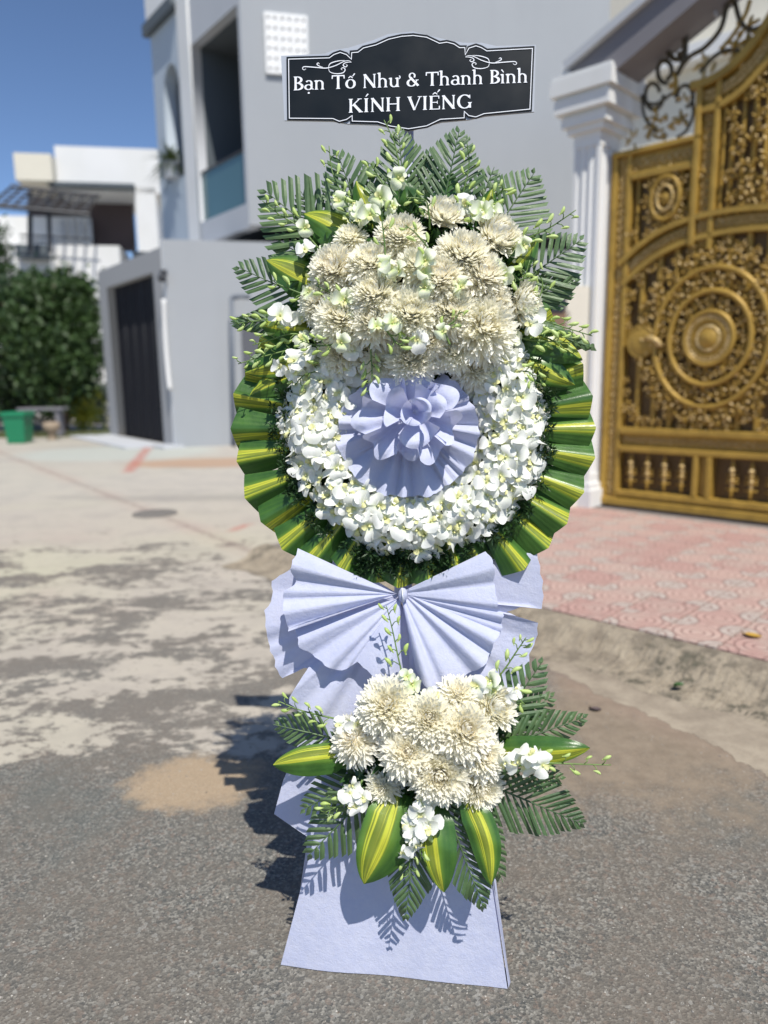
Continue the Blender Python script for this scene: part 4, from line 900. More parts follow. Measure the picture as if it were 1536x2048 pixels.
fan('bow_tail', (800, 1195), [(620, 1330), (577, 1399), (595, 1420), (640, 1440), (660, 1480), (720, 1500), (790, 1500), (806, 1450)], 4, .020, .0, .012, seed=14, par=bow)
fan('bow_tail', (812, 1200), [(820, 1440), (850, 1450), (930, 1440), (1010, 1395)], 3, .018, .0, .01, seed=15, par=bow)
# front loops
fan('bow_loop', KN, [(597, 1097), (590, 1120), (583, 1140), (592, 1160), (590, 1172), (570, 1180), (567, 1205), (573, 1237), (579, 1262), (592, 1258)], 4, .030, .012, .045, seed=21, sag=.012, par=bow)
fan('bow_loop', KN, [(588, 1256), (600, 1275), (597, 1290), (630, 1312), (667, 1338), (690, 1340), (716, 1322), (726, 1331), (745, 1350), (770, 1352), (800, 1350)], 4, .030, .010, .040, seed=22, sag=.010, par=bow)
fan('bow_loop', KN, [(972, 1102), (984, 1124), (988, 1169), (992, 1209), (1005, 1228), (1000, 1270)], 4, .028, .012, .045, seed=23, sag=.012, par=bow)
fan('bow_loop', KN, [(1001, 1262), (985, 1284), (980, 1306), (966, 1330), (930, 1350), (880, 1375), (850, 1372), (832, 1340)], 4, .032, .010, .045, seed=24, sag=.012, par=bow)
mb = MB(); mb.ball(Wp(806, 1190, .030), (.011, .012, .017), 10, 7); part('knot', mb, paper, bow, True)
mb = MB().tube([Wp(804, 1176, .04), Wp(805, 1190, .045), Wp(807, 1204, .04)], .0016, 6); part('tie', mb, white_ink, bow, True)

# --- rosette in the ring
ros_ = link('paper_rosette', None, stand, Matrix.Translation(Vector(Wp(818, 850, .03))))
def circ(cx, cy, rx, ry, a0, a1, n, wob=0, seed=0):
    r_ = np.random.default_rng(seed); return [(cx+(rx+r_.uniform(-wob, wob))*math.cos(rad(a)), cy+(ry+r_.uniform(-wob, wob))*math.sin(rad(a))) for a in np.linspace(a0, a1, n)]
fan('pleated_disc', (818, 848), circ(815, 862, 141, 132, 172, -62, 30, 3, 5)[::-1], 13, .030, .040, .062, seed=31, par=ros_, tight=16, sharp=.8, nr=14)
fan('pleated_disc', (818, 848), circ(815, 850, 138, 100, 138, 345, 26, 4, 6), 9, .030, .036, .056, seed=32, par=ros_, tight=16, sharp=.8, nr=12)
# inner ruffle: cupped petals of paper around the heart
def ruffle(a0, a1, R1, w_, cup, seed, c=(820, 832), off=.062):
    r_ = np.random.default_rng(seed); na, nr = 22, 12; P = np.zeros((nr, na, 3)); ph = r_.uniform(0, 6)
    for j in range(na):
        u = j/(na-1); a = rad(a0+(a1-a0)*u); wv = math.sin(u*math.pi*w_*1.25+ph)
        for i in range(nr):
            v = i/(nr-1); rr = (6+(R1*(1+.10*wv))*v*(1-.10*(2*u-1)**4)); o_ = off+.055*math.sin(v*1.45)*(1)+cup*(v**2)*((2*u-1)**2)*.035+.020*wv*v
            if v > .8: o_ -= .008*(v-.8)/.2*(1+wv)
            P[i, j] = Wp(c[0]+rr*math.cos(a), c[1]+rr*.92*math.sin(a), o_)
    return part('ruffle', MB().grid(P), paper, ros_, True)
for k, (a0, a1, R1, w_, cup) in enumerate([(150, 205, 96, 2.2, 1.1), (205, 262, 84, 1.6, 1.2), (255, 312, 84, 2.0, 1.0), (300, 350, 88, 1.6, 1.3), (-8, 42, 86, 2.0, 1.1), (38, 78, 92, 1.4, 1.5), (72, 112, 78, 1.6, 1.6), (108, 156, 92, 2.4, 1.2)]): ruffle(a0, a1, R1*1.08, w_, cup, 40+k)
for k, (a0, a1, R1, w_, cup) in enumerate([(150, 250, 56, 1.8, 1.2), (275, 372, 60, 2.2, 1.3), (30, 120, 66, 1.7, 1.6)]): ruffle(a0, a1, R1, w_, cup, 60+k, (826, 826), .08)
for k, (a0, a1) in enumerate([(0, 130), (120, 250), (240, 365)]): ruffle(a0, a1, 26, 1.2, 2.2, 70+k, (832, 824), .10)

# --- folded striped leaves round the rim
def rim_leaf(a, r0, r1, wa, shift, seed, off=.0, flip=1):
    r_ = np.random.default_rng(seed); na, nr = 9, 8; P = np.zeros((nr, na, 3)); UV = np.zeros((nr, na, 2)); tw = r_.uniform(-.006, .012)
    for j in range(na):
        u = j/(na-1); c = 2*u-1
        for i in range(nr):
            v = i/(nr-1); edge = r1+3-abs(c)*15; rr = r0+(edge-r0)*v
            aa = a+flip*c*wa*(.62+.38*v)/2; o_ = off+(.034*(1-abs(c))-.010)*(.35+.65*v)+tw*v+.010*c*flip-.012*v*v
            P[i, j] = Wp(CX+rr*math.cos(aa), CY+rr*math.sin(aa)*(.985), o_); UV[i, j] = (u*.85+.08+shift, v)
    return part('folded_leaf', MB().grid(P, UV), strip, stand, True)
NL = 34
for k in range(NL):
    a = -math.pi*.12+k*2*np.pi/NL+random.uniform(-.02, .02); dg = math.degrees(a) % 360
    r1 = 362+random.uniform(-5, 5)
    if 60 < dg < 120: r1 = 322
    elif 30 < dg < 60 or 120 < dg < 150: r1 = 358
    rim_leaf(a, 225, r1, 2*np.pi/NL*1.35, random.choice((-.12, .0, .02, .10, .18)), k, off=.012+.004*(k % 2), flip=1 if math.cos(a) > 0 else -1)

# --- dark filler greenery
def tuft(mb, c, n_, L_, wd):
    d = rng.normal(size=(n_, 3)); d /= np.linalg.norm(d, axis=1)[:, None]; d = d*.9+SN*.35; l = L_*rng.uniform(.5, 1.2, (n_, 1)); c = np.asarray(c)
    sd = np.cross(d, rng.normal(size=(n_, 3))); sd /= np.linalg.norm(sd, axis=1)[:, None]; s = sd*wd
    q_ = np.stack([c+d*l*.15, c+d*l*.55+s, c+d*l, c+d*l*.55-s], 1).reshape(-1, 3); mb.add(q_, [(4*i, 4*i+1, 4*i+2, 4*i+3) for i in range(n_)])
mb = MB()
for k in range(330):
    a = rng.uniform(0, 2*np.pi); r_ = rng.uniform(254, 288) if k % 4 else rng.uniform(130, 270); tuft(mb, Wp(CX+r_*math.cos(a), CY-4+r_*math.sin(a)*.985, .022+rng.uniform(0, .02)), 22, .020, .0022)
for k in range(60):
    tuft(mb, Wp(800+rng.uniform(-90, 110), 1125+rng.uniform(-25, 25), .022), 22, .024, .0025)
part('fern_filler', mb, fern, stand, kind='stuff')
mb = MB()
for k in range(900):                                                     # broader dark leaves inside both bouquets
    if k % 3: a = rng.uniform(0, 2*np.pi); r_ = math.sqrt(rng.random()); cx, cy, o_ = 825+225*r_*math.cos(a), 585+170*r_*math.sin(a), .015+.045*(1-r_*r_)
    else: a = rng.uniform(0, 2*np.pi); r_ = math.sqrt(rng.random()); cx, cy, o_ = 850+165*r_*math.cos(a), 1515+110*r_*math.sin(a), .05+.04*(1-r_*r_)
    tuft(mb, Wp(cx, cy, o_+rng.uniform(-.01, .02)), 5, .05, .008)
part('leaf_filler', mb, darkleaf, stand, kind='stuff')
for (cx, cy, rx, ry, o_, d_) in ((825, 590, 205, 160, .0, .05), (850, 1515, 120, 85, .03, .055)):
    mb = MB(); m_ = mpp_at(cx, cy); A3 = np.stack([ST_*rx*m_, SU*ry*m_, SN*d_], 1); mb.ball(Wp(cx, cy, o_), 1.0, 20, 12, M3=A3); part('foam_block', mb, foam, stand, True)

# --- palm fronds
def frond(base, tip, hw, o0, o1, n=15, seed=0, ang=42, bow_=.0, cut=1.0, hwr=None, arch=.0, wl=None, lf=.28):
    r_ = np.random.default_rng(seed); B, T_ = np.array(base, float), np.array(tip, float); ax = T_-B; L_ = np.linalg.norm(ax); ax /= L_; pp_ = np.array([-ax[1], ax[0]]); hwr = (hwr or hw)*1.14; hw = hw*1.14; n = int(n*.88)
    mb = MB()
    def axis(t): return B+ax*L_*t+pp_*bow_*math.sin(math.pi*t)
    def offs(t, v): return o0+(o1-o0)*t+arch*math.sin(math.pi*min(t, 1))-.00012*abs(v)
    def width(t, h): t = min(max(t, 0), 1.0); return h*max(0.0, math.sin(math.pi*(t**.72)*.93+.20)-.0)**.8
    rs_ = [Wp(*axis(t), offs(t, 0)+.002) for t in np.linspace(0, .97, 14)]; mb.tube(rs_, np.linspace(.0026, .0008, 14), 6)
    step_ = 1.06/n; lw = wl or L_*step_*.60
    for side in (-1, 1):
        h = hw if side < 0 else hwr
        for k in range(n+3):
            t0 = -.12+k*step_+(.3*step_ if side > 0 else 0)+r_.uniform(-.1, .1)*step_
            if t0 > .97: continue
            A_ = rad(ang+r_.uniform(-3, 3)+8*(1-max(t0, 0))); dx, dy = math.cos(A_), math.sin(A_)*side; l = 0.0; v_ = 0
            while l < 400:
                l += 2.0; t = t0+dx*l/L_; v_ = abs(dy*l)
                if t > cut or v_ > width(t, h): break
            if l < 10: continue
            l *= r_.uniform(.94, 1.02); P = []; UV = []; nseg = 5; tw = r_.uniform(-.5, .5)*.0018+side*.001; dr = r_.uniform(-.004, .002); end_sk = .0
            for i in range(nseg+1):
                s_ = i/nseg; wv = lw*(.30+.70*min(1, s_*3.2))*(1-.18*s_)/2; c = axis(max(t0, -.1))+(ax*dx+pp_*dy)*l*s_; nd = -ax*dy*1.0+pp_*dx; o_ = offs(t0+dx*l*s_/L_, 0)+dr*s_*s_*4-.006*s_*s_
                row = []
                for j, m_ in enumerate((-1, 0, 1)):
                    sk = (ax*dx+pp_*dy)*(m_*side)*(-wv*.7)*(s_ > .99); q_ = c+nd*wv*m_+sk; row.append(Wp(q_[0], q_[1], o_+(.0022 if m_ == 0 else 0)+tw*m_*s_*2))
                P.append(row); UV.append([(j/2, s_) for j in range(3)])
            mb.grid(np.array(P), np.array(UV))
    return part('palm_frond', mb, palm, stand, False)
FR = [ # base, tip, half widths, offsets
 ((700, 520), (521, 374), 98, .01, .035, dict(n=15, hwr=112)),
 ((735, 470), (672, 298), 62, .012, .03, dict(n=13)),
 ((812, 440), (797, 254), 62, .01, .03, dict(n=16, ang=38)),
 ((880, 440), (920, 254), 66, .015, .035, dict(n=16, ang=38)),
 ((985, 470), (1072, 340), 66, .012, .03, dict(n=13, hwr=82)),
 ((1020, 580), (1170, 474), 62, .012, .03, dict(n=14, hwr=80)),
 ((1000, 610), (1160, 560), 42, .005, .02, dict(n=14, ang=22)),
 ((640, 610), (467, 530), 62, .012, .035, dict(n=15, hwr=58)),
 ((620, 635), (455, 648), 26, .010, .03, dict(n=13, ang=26)),
 ((770, 470), (735, 320), 45, .0, .01, dict(n=12)), ((850, 450), (858, 300), 50, .0, .01, dict(n=13)),
 ((940, 460), (990, 330), 45, .0, .01, dict(n=12)), ((660, 480), (600, 380), 50, .0, .015, dict(n=11)), ((680, 560), (540, 470), 45, .0, .01, dict(n=11)),
 ((1020, 640), (1190, 697), 20, .02, .04, dict(n=9, ang=14)),
 # lower bouquet
 ((985, 1470), (1088, 1318), 56, .06, .07, dict(n=12)), ((1010, 1490), (1178, 1432), 40, .07, .09, dict(n=14, ang=36)), ((990, 1460), (1110, 1390), 46, .05, .06, dict(n=12)),
 ((975, 1568), (1170, 1650), 66, .09, .12, dict(n=18, ang=38, hwr=62)), ((890, 1610), (968, 1820), 58, .12, .15, dict(n=18, ang=34, hwr=52)),
 ((838, 1610), (810, 1842), 56, .11, .13, dict(n=18, ang=34, hwr=52)), ((735, 1590), (612, 1716), 62, .10, .13, dict(n=12, hwr=58)),
 ((660, 1475), (543, 1448), 34, .07, .10, dict(n=12, hwr=40)), ((940, 1600), (1008, 1770), 34, .09, .11, dict(n=13)), ((720, 1560), (600, 1622), 44, .06, .08, dict(n=11)),
 ((780, 1610), (735, 1730), 30, .06, .06, dict(n=10)), ((1000, 1530), (1130, 1560), 40, .07, .09, dict(n=12))]
for k, (b_, t_, hw, o0, o1, kw) in enumerate(FR): frond(b_, t_, hw, o0, o1, seed=100+k, **kw)

# --- broad striped leaves
def sleaf(base, tip, w_, o0, om, o1, shift=0.0, seed=0, bend=0.0, fold=.010, twist=0.0):
    r_ = np.random.default_rng(seed); B, T_ = np.array(base, float), np.array(tip, float); ax = T_-B; L_ = np.linalg.norm(ax); ax /= L_; pn = np.array([-ax[1], ax[0]]); na, nr = 9, 20
    P = np.zeros((nr, na, 3)); UV = np.zeros((nr, na, 2))
    for i in range(nr):
        t = i/(nr-1); hw = w_/2*(min(1, (t+.12)*2.6)**.7)*(1-max(0, (t-.45)/.55)**2.2)**.85+.8; c = B+ax*L_*t+pn*bend*math.sin(math.pi*t)
        for j in range(na):
            m_ = 2*j/(na-1)-1; q_ = c+pn*hw*m_; o_ = o0*(1-t)**2+om*2*t*(1-t)+o1*t*t+fold*abs(m_)*(.4+.6*math.sin(math.pi*t))*-1+twist*m_*t+.0015*math.sin(t*17+m_*3)
            P[i, j] = Wp(q_[0], q_[1], o_); UV[i, j] = (.6+(j/(na-1)-shift)*.52, t)
    return part('striped_leaf', MB().grid(P, UV), strip, stand, True)
SL = [((700, 1512), (546, 1530), 62, .09, .15, .12, .70, 0), ((975, 1500), (1180, 1496), 60, .08, .14, .12, .72, 4), ((800, 1585), (728, 1768), 108, .12, .19, .15, .66, -8), ((868, 1600), (888, 1785), 70, .12, .19, .16, .74, 0),
      ((930, 1590), (982, 1770), 60, .13, .19, .16, .50, -14), ((735, 500), (608, 428), 74, .03, .07, .04, .75, 0), ((690, 600), (533, 520), 84, .03, .07, .05, .62, 0), ((762, 480), (712, 362), 50, .02, .06, .04, .6, 0),
      ((960, 470), (985, 378), 40, .02, .06, .05, .5, 0), ((1000, 560), (1075, 478), 50, .02, .05, .03, .5, 0), ((1020, 660), (1165, 720), 60, .03, .06, .04, .2, 0), ((1010, 700), (1150, 770), 60, .03, .06, .03, .6, 0),
      ((650, 660), (520, 650), 60, .03, .06, .05, .6, 0), ((660, 690), (490, 745), 64, .03, .06, .03, .35, 0), ((650, 720), (500, 790), 56, .02, .04, .03, .7, 0), ((830, 450), (800, 350), 50, .01, .03, .02, -2, 0), ((880, 460), (905, 345), 54, .01, .03, .02, -2, 0),
      ((1030, 1450), (1060, 1400), 50, .05, .06, .05, -2, 0), ((640, 640), (600, 560), 60, .02, .05, .04, -2, 0), ((1000, 690), (1120, 660), 50, .02, .05, .04, -2, 0), ((690, 560), (600, 480), 60, .01, .04, .02, -2, 0), ((960, 520), (1050, 520), 60, .01, .04, .02, -2, 0)]
for k, (b_, t_, w_, o0, om, o1, sh, bd) in enumerate(SL): sleaf(b_, t_, w_, o0, om, o1, sh, 200+k, bd)

# --- orchid blooms for the ring
def petal(mb, ang_, L_, w0, cup, back, na=4, nb=5, mi=0, tipw=.55):
    d = np.array([math.cos(ang_), math.sin(ang_), 0]); p_ = np.array([-d[1], d[0], 0]); P = []; UV = []
    for i in range(nb+1):
        t = i/nb; hw = w0*(math.sin(math.pi*(t*.86+.07))**tipw)*(.35+.65*min(1, t*2.2)); z_ = cup*math.sin(t*math.pi*.9)-back*t*t
        P.append([d*(L_*t+.0008)+p_*hw*m_+np.array([0, 0, z_+.35*hw*m_*m_*(1 if cup > 0 else -1)]) for m_ in np.linspace(-1, 1, na+1)]); UV.append([(.5+.5*m_, t) for m_ in np.linspace(-1, 1, na+1)])
    mb.grid(np.array(P), np.array(UV), mi=mi)
def bloom_mesh(seed, mt=None, open_=1.0):
    r_ = random.Random(seed); mb = MB(); u = lambda a: a*r_.uniform(.86, 1.14)
    for a in (90, 215, 325): petal(mb, rad(a+r_.uniform(-8, 8)), u(.0215), u(.0078), u(.004)*open_, u(.007), tipw=.6)
    for a in (20, 160): petal(mb, rad(a+r_.uniform(-8, 8)), u(.0235), u(.0155), u(.006)*open_, u(.003), tipw=.5)
    lp_ = MB(); petal(mb, rad(270+r_.uniform(-15, 15)), .012, .0055, .006, -.004, 3, 4, mi=1); mb.ball((0, .001, .004), (.0024, .0024, .004), 6, 4, mi=1)
    return mb.mesh('orchid_bloom', [mt or orch, lip], True)
BL = [bloom_mesh(k) for k in range(7)]; BLg = [bloom_mesh(20+k, orch_g, 1.6) for k in range(3)]
placed = []; tries = 0
while len(placed) < 250 and tries < 20000:
    tries += 1; a = rng.uniform(0, 2*np.pi); r_ = math.sqrt(rng.uniform(134**2, 250**2)); x_, y_ = CX+3+r_*math.cos(a), CY-8+r_*math.sin(a)*1.0
    if y_ < 700: continue
    if any((x_-q_[0])**2+(y_-q_[1])**2 < 19**2 for q_ in placed): continue
    placed.append((x_, y_, r_, a))
for (x_, y_, r_, a) in placed:
    m_ = (r_-194)/56; tl = np.clip(m_, -1, 1); n_ = SN*1.0+(ST_*math.cos(a)-SU*math.sin(a))*.65*tl+rng.normal(size=3)*.38+np.array([0, 0, .12]); o_ = .030+.034*(1-tl*tl)+rng.uniform(0, .014)
    link('orchid_bloom', random.choice(BL), stand, frame(n_, rng.uniform(0, 6.28), Wp(x_, y_, o_), rng.uniform(.92, 1.35)))
for k in range(26):                                                      # blooms straying at the ring's edge
    a = rng.uniform(0, 2*np.pi); x_, y_ = CX+258*math.cos(a), CY-8+256*math.sin(a)
    if y_ < 700: continue
    link('orchid_bloom', random.choice(BL), stand, frame(SN+(ST_*math.cos(a)-SU*math.sin(a))*1.1+rng.normal(size=3)*.3, rng.uniform(0, 6.28), Wp(x_, y_, .032), rng.uniform(.8, 1.1)))

# --- chrysanthemums
def mum_mesh(seed, N=300, cup=.0, loose=.0, wsc=1.0):
    """layered head: outer petals spread flat, inner ones stand up and curl over the heart"""
    r_ = np.random.default_rng(seed); mb = MB(); ga = math.pi*(3-math.sqrt(5)); nseg = 6
    mb.ball((0, 0, .16), (.44, .44, .30), 12, 8); mb.uv[-1][:] = (.8, .6)
    for i in range(N):
        f_ = math.sqrt((i+.5)/N); th = i*ga+r_.uniform(-.25, .25); e0 = rad(82*(1-f_)**.75-20*f_*(1-cup)+cup*28)+r_.uniform(-.12, .12)
        L_ = (.40+.52*f_**.9)*r_.uniform(.84, 1.10)*(1+.12*loose*(f_ > .8)); curl_ = rad(62*(1-.55*f_)*(1+cup*.5))*r_.uniform(.6, 1.25)
        if f_ > .86 and r_.random() < .35+.4*loose: curl_ = rad(-25)*r_.random()
        w_ = (.050+.030*f_)*wsc*r_.uniform(.8, 1.2); tw = r_.uniform(-.28, .28); r0 = .06+.16*f_; z0 = .36*(1-f_**1.5)+.02; px_, pz_ = r0, z0; P = []; UV = []; dl_ = L_/nseg
        for k in range(nseg+1):
            t = k/nseg; e = e0+curl_*(t**1.7)-.10*math.sin(t*3.1)
            a_ = th+tw*t*t; rd = np.array([math.cos(a_), math.sin(a_), 0]); sd = np.array([-math.sin(a_), math.cos(a_), 0]); up_ = -math.sin(e)*rd+math.cos(e)*np.array([0, 0, 1.0])
            hw = w_*(.42+.70*math.sin(math.pi*min(.97, t*.78+.12)))*(1-.72*(max(0, t-.80)/.20)**1.6); c = rd*px_+np.array([0, 0, pz_])
            P.append([c+sd*hw+up_*hw*.55, c, c-sd*hw+up_*hw*.55]); UV.append([((1-f_)*.9, .2+.8*t)]*3); px_ += dl_*math.cos(e); pz_ += dl_*math.sin(e)
        mb.grid(np.array(P), np.array(UV))
    return mb.mesh('chrysanthemum', [mum], True)
MU = [mum_mesh(1, 440, .05, 0, 1.08), mum_mesh(2, 500, .2, 0, 1.05), mum_mesh(3, 400, .0, .6, 1.08), mum_mesh(4, 460, .12, .3, 1.05), mum_mesh(5, 260, -.1, 1.0, 1.1)]
MUS = [mum_mesh(7, 300, .95, 0, 1.35), mum_mesh(8, 280, .8, 0, 1.3)]       # half-open cup seen from the side
def put_mum(x_, y_, rp, o_, dirx, diry, kind=None, amt=.55):
    m_ = mpp_at(x_, y_, o_); n_ = SN*1.0+(ST_*dirx-SU*diry)*amt*.8+np.array([.05, 0, .38])+rng.normal(size=3)*.10
    me_ = random.choice(MUS) if kind == 's' else (MU[kind] if isinstance(kind, int) else MU[rng.integers(0, 4)])
    link('chrysanthemum', me_, stand, frame(n_, rng.uniform(0, 6.28), Wp(x_, y_, o_)-SN*.012, rp*m_*(1.05 if kind != 's' else 1.15)))
TOP = [(885, 440, 44, 's', .5, -.9), (985, 480, 50, 's', 1.0, -.2), (800, 475, 48, 1, 0, -.6), (700, 478, 34, 4, -.3, -.8), (670, 540, 52, 0, -.7, -.3), (742, 532, 50, 2, -.2, -.4), (832, 532, 42, 4, .0, -.3), (925, 515, 56, 1, .4, -.5), (882, 562, 52, 3, .1, -.1),
       (962, 556, 54, 2, .7, -.1), (750, 592, 52, 0, -.3, -.1), (640, 604, 44, 2, -.9, 0), (685, 638, 60, 0, -.5, .15), (748, 640, 52, 3, -.2, .2), (822, 630, 56, 1, .0, .1), (900, 622, 52, 3, .3, .2), (962, 655, 70, 2, .6, .2), (1036, 605, 44, 's', 1.2, .5),
       (823, 716, 54, 1, .0, .5), (908, 702, 44, 0, .3, .5), (948, 738, 44, 2, .4, .7), (680, 706, 44, 2, -.5, .7), (762, 726, 40, 2, -.2, .8), (985, 600, 38, 1, .8, .1), (858, 678, 38, 3, .1, .4)]
for (x_, y_, rp, kd, dx, dy) in TOP:
    q_ = ((x_-825)/230)**2+((y_-595)/185)**2; put_mum(x_, y_, rp, .055+.10*max(0, 1-q_), dx, dy, kd, 1.1 if kd == 's' else .7)
LOW = [(776, 1418, 60, 0, -.3, -.6), (856, 1442, 52, 1, 0, -.3), (916, 1396, 42, 4, .2, -.8), (984, 1422, 44, 's', 1.0, -.3), (712, 1482, 50, 4, -.8, 0), (926, 1466, 60, 3, .4, -.2), (816, 1508, 54, 2, -.2, .1), (878, 1550, 60, 1, .0, .4), (956, 1575, 50, 0, .5, .6), (768, 1577, 36, 4, -.4, .7), (962, 1516, 46, 2, .7, .1)]
for (x_, y_, rp, kd, dx, dy) in LOW:
    q_ = ((x_-855)/180)**2+((y_-1490)/140)**2; put_mum(x_, y_, rp, .10+.075*max(0, 1-q_), dx, dy, kd, 1.1 if kd == 's' else .75)

# --- orchid sprays: stem, curved buds on stalks, a few open flowers
def bud_mesh():
    mb = MB(); th = np.linspace(0, np.pi, 8); ph = np.linspace(0, 2*np.pi, 9)[:-1]; P = []
    for t in th:
        z_ = -math.cos(t); r_ = math.sin(t)*(.40+.10*z_)*(1 if z_ < .2 else 1-.35*(z_-.2)); P.append([(r_*math.cos(a)+.22*z_*z_, r_*math.sin(a), z_) for a in ph])
    mb.grid(np.array(P), closed=True); mb.tube([(.22, 0, -.9), (.45, 0, -1.25)], [.2, .05], 5); return mb.mesh('bud', [bud_g], True)
BUD = bud_mesh()
def spray(pts, o0, o1, nb, nfl, seed, bl=11, start=.30, white=False, fl_sc=1.0):
    r_ = random.Random(seed); C_ = catmull(pts, 8); n_ = len(C_); offs = np.linspace(o0, o1, n_)
    SP_ = [Wp(C_[i][0], C_[i][1], offs[i]) for i in range(n_)]; sp_ = part('orchid_spray', MB().tube(SP_, np.linspace(.0024, .0011, n_), 6), stem_g, stand, True)
    stk = MB()
    for k in range(nb):
        t = start+(1-start)*(k+.5)/nb; i = min(n_-1, int(t*(n_-1))); sd = 1 if k % 2 else -1; tx = C_[min(i+1, n_-1)]-C_[max(i-1, 0)]; tx = tx/np.linalg.norm(tx); pn = np.array([-tx[1], tx[0]])*sd; ln = bl*r_.uniform(.9, 1.8)*(1.2-.5*t)
        e = C_[i]+tx*ln*.55+pn*ln; o_ = offs[i]+r_.uniform(-.004, .014); m1 = C_[i]+tx*ln*.5+pn*ln*.5
        stk.tube([SP_[i], Wp(m1[0], m1[1], (offs[i]+o_)/2+.004), Wp(e[0], e[1], o_)], .0011, 5); e2 = e+tx*6+pn*3; dv = Wp(e2[0], e2[1], o_)-Wp(e[0], e[1], o_); sz = (.0125-.0050*t)*r_.uniform(.85, 1.3)*bl/11
        link('bud', BUD, sp_, frame(dv, r_.uniform(0, 6), Wp(e[0], e[1], o_)+dv*.4, sz))
    if nb: part('bud_stalks', stk, stem_g, sp_, True, mw=None)
    for k in range(nfl):
        t = start*.5*r_.random()+(start*.9)*(k+.5)/nfl; i = min(n_-1, int(t*(n_-1))); p = C_[i]+np.array([r_.uniform(-16, 16), r_.uniform(-16, 16)]); o_ = offs[i]+.012
        nn = SN+np.array([r_.uniform(-.6, .6), r_.uniform(-.3, .3), r_.uniform(-.4, .5)]); link('orchid_bloom', (BL if white else BLg)[r_.randrange(3)], sp_, frame(nn, r_.uniform(0, 6), Wp(p[0], p[1], o_), r_.uniform(.75, 1.05)*fl_sc))
SPR = [ # points, offsets, buds, flowers
 ([(640, 500), (600, 455), (560, 430), (525, 402)], .05, .07, 8, 2), ([(720, 470), (690, 400), (665, 345), (658, 292)], .05, .06, 7, 2), ([(790, 440), (800, 360), (790, 290), (768, 240)], .05, .07, 8, 2), ([(800, 450), (786, 400), (752, 345), (742, 325)], .05, .06, 5, 1),
 ([(905, 450), (925, 390), (938, 330), (934, 285)], .05, .07, 7, 2), ([(960, 470), (975, 420), (1000, 385), (1010, 375)], .05, .07, 6, 1), ([(1000, 520), (1050, 480), (1100, 455), (1152, 420)], .05, .08, 8, 2), ([(1020, 640), (1080, 640), (1130, 655), (1185, 672)], .05, .08, 11, 2),
 ([(1010, 665), (1060, 680), (1110, 683), (1150, 686)], .05, .07, 9, 1), ([(620, 640), (570, 632), (520, 640), (470, 648)], .05, .08, 10, 2), ([(650, 690), (590, 668), (540, 680), (505, 690)], .06, .08, 8, 1), ([(640, 715), (590, 700), (530, 712), (476, 728)], .06, .09, 10, 2),
 ([(770, 560), (770, 500), (764, 440), (762, 405)], .16, .18, 4, 2), ([(850, 560), (862, 510), (835, 470), (810, 450)], .16, .19, 5, 2), ([(860, 460), (858, 430), (850, 400), (812, 395)], .10, .14, 5, 0), ([(900, 690), (890, 660), (910, 640), (920, 620)], .17, .19, 4, 1),
 ([(740, 680), (742, 710), (744, 750), (738, 790)], .13, .12, 8, 0), ([(690, 680), (660, 690), (630, 690), (600, 680)], .14, .12, 7, 1), ([(760, 640), (780, 670), (800, 690), (815, 672)], .17, .17, 6, 2), ([(985, 540), (1020, 545), (1045, 560), (1060, 520)], .10, .10, 6, 2),
 ([(1000, 710), (1030, 740), (1060, 745), (1072, 770)], .07, .07, 7, 3), ([(700, 720), (660, 735), (610, 750), (590, 770)], .07, .07, 6, 2), ([(720, 640), (690, 600), (660, 585), (630, 570)], .12, .12, 6, 2), ([(640, 600), (610, 590), (560, 570), (545, 560)], .09, .10, 4, 1),
 ([(980, 450), (960, 430), (930, 420), (905, 405)], .08, .09, 4, 3), ([(740, 450), (720, 420), (700, 415), (685, 395)], .07, .08, 4, 3), ([(1040, 620), (1075, 600), (1085, 565), (1070, 540)], .07, .08, 4, 1),
 # lower bouquet
 ([(820, 1400), (800, 1330), (785, 1260), (773, 1212)], .12, .10, 9, 2), ([(950, 1400), (1000, 1350), (1035, 1300), (1052, 1275)], .11, .12, 8, 2), ([(720, 1445), (660, 1435), (600, 1420), (556, 1402)], .12, .12, 9, 2), ([(1020, 1520), (1080, 1525), (1150, 1528), (1222, 1530)], .14, .16, 7, 4),
 ([(725, 1560), (700, 1600), (670, 1615), (645, 1628)], .14, .14, 6, 3), ([(835, 1610), (830, 1670), (820, 1720), (818, 1755)], .15, .16, 6, 6), ([(850, 1610), (848, 1650), (840, 1690), (842, 1720)], .16, .17, 3, 4), ([(1010, 1405), (1025, 1390), (1040, 1400), (1050, 1410)], .11, .11, 2, 2)]
for k, (pts, o0, o1, nb, nf) in enumerate(SPR): spray([tuple(map(float, p)) for p in pts], o0, o1, nb, nf, 300+k, white=k in (7, 9, 11, 20, 21, 30, 31, 32, 33, 34, 29, 4))
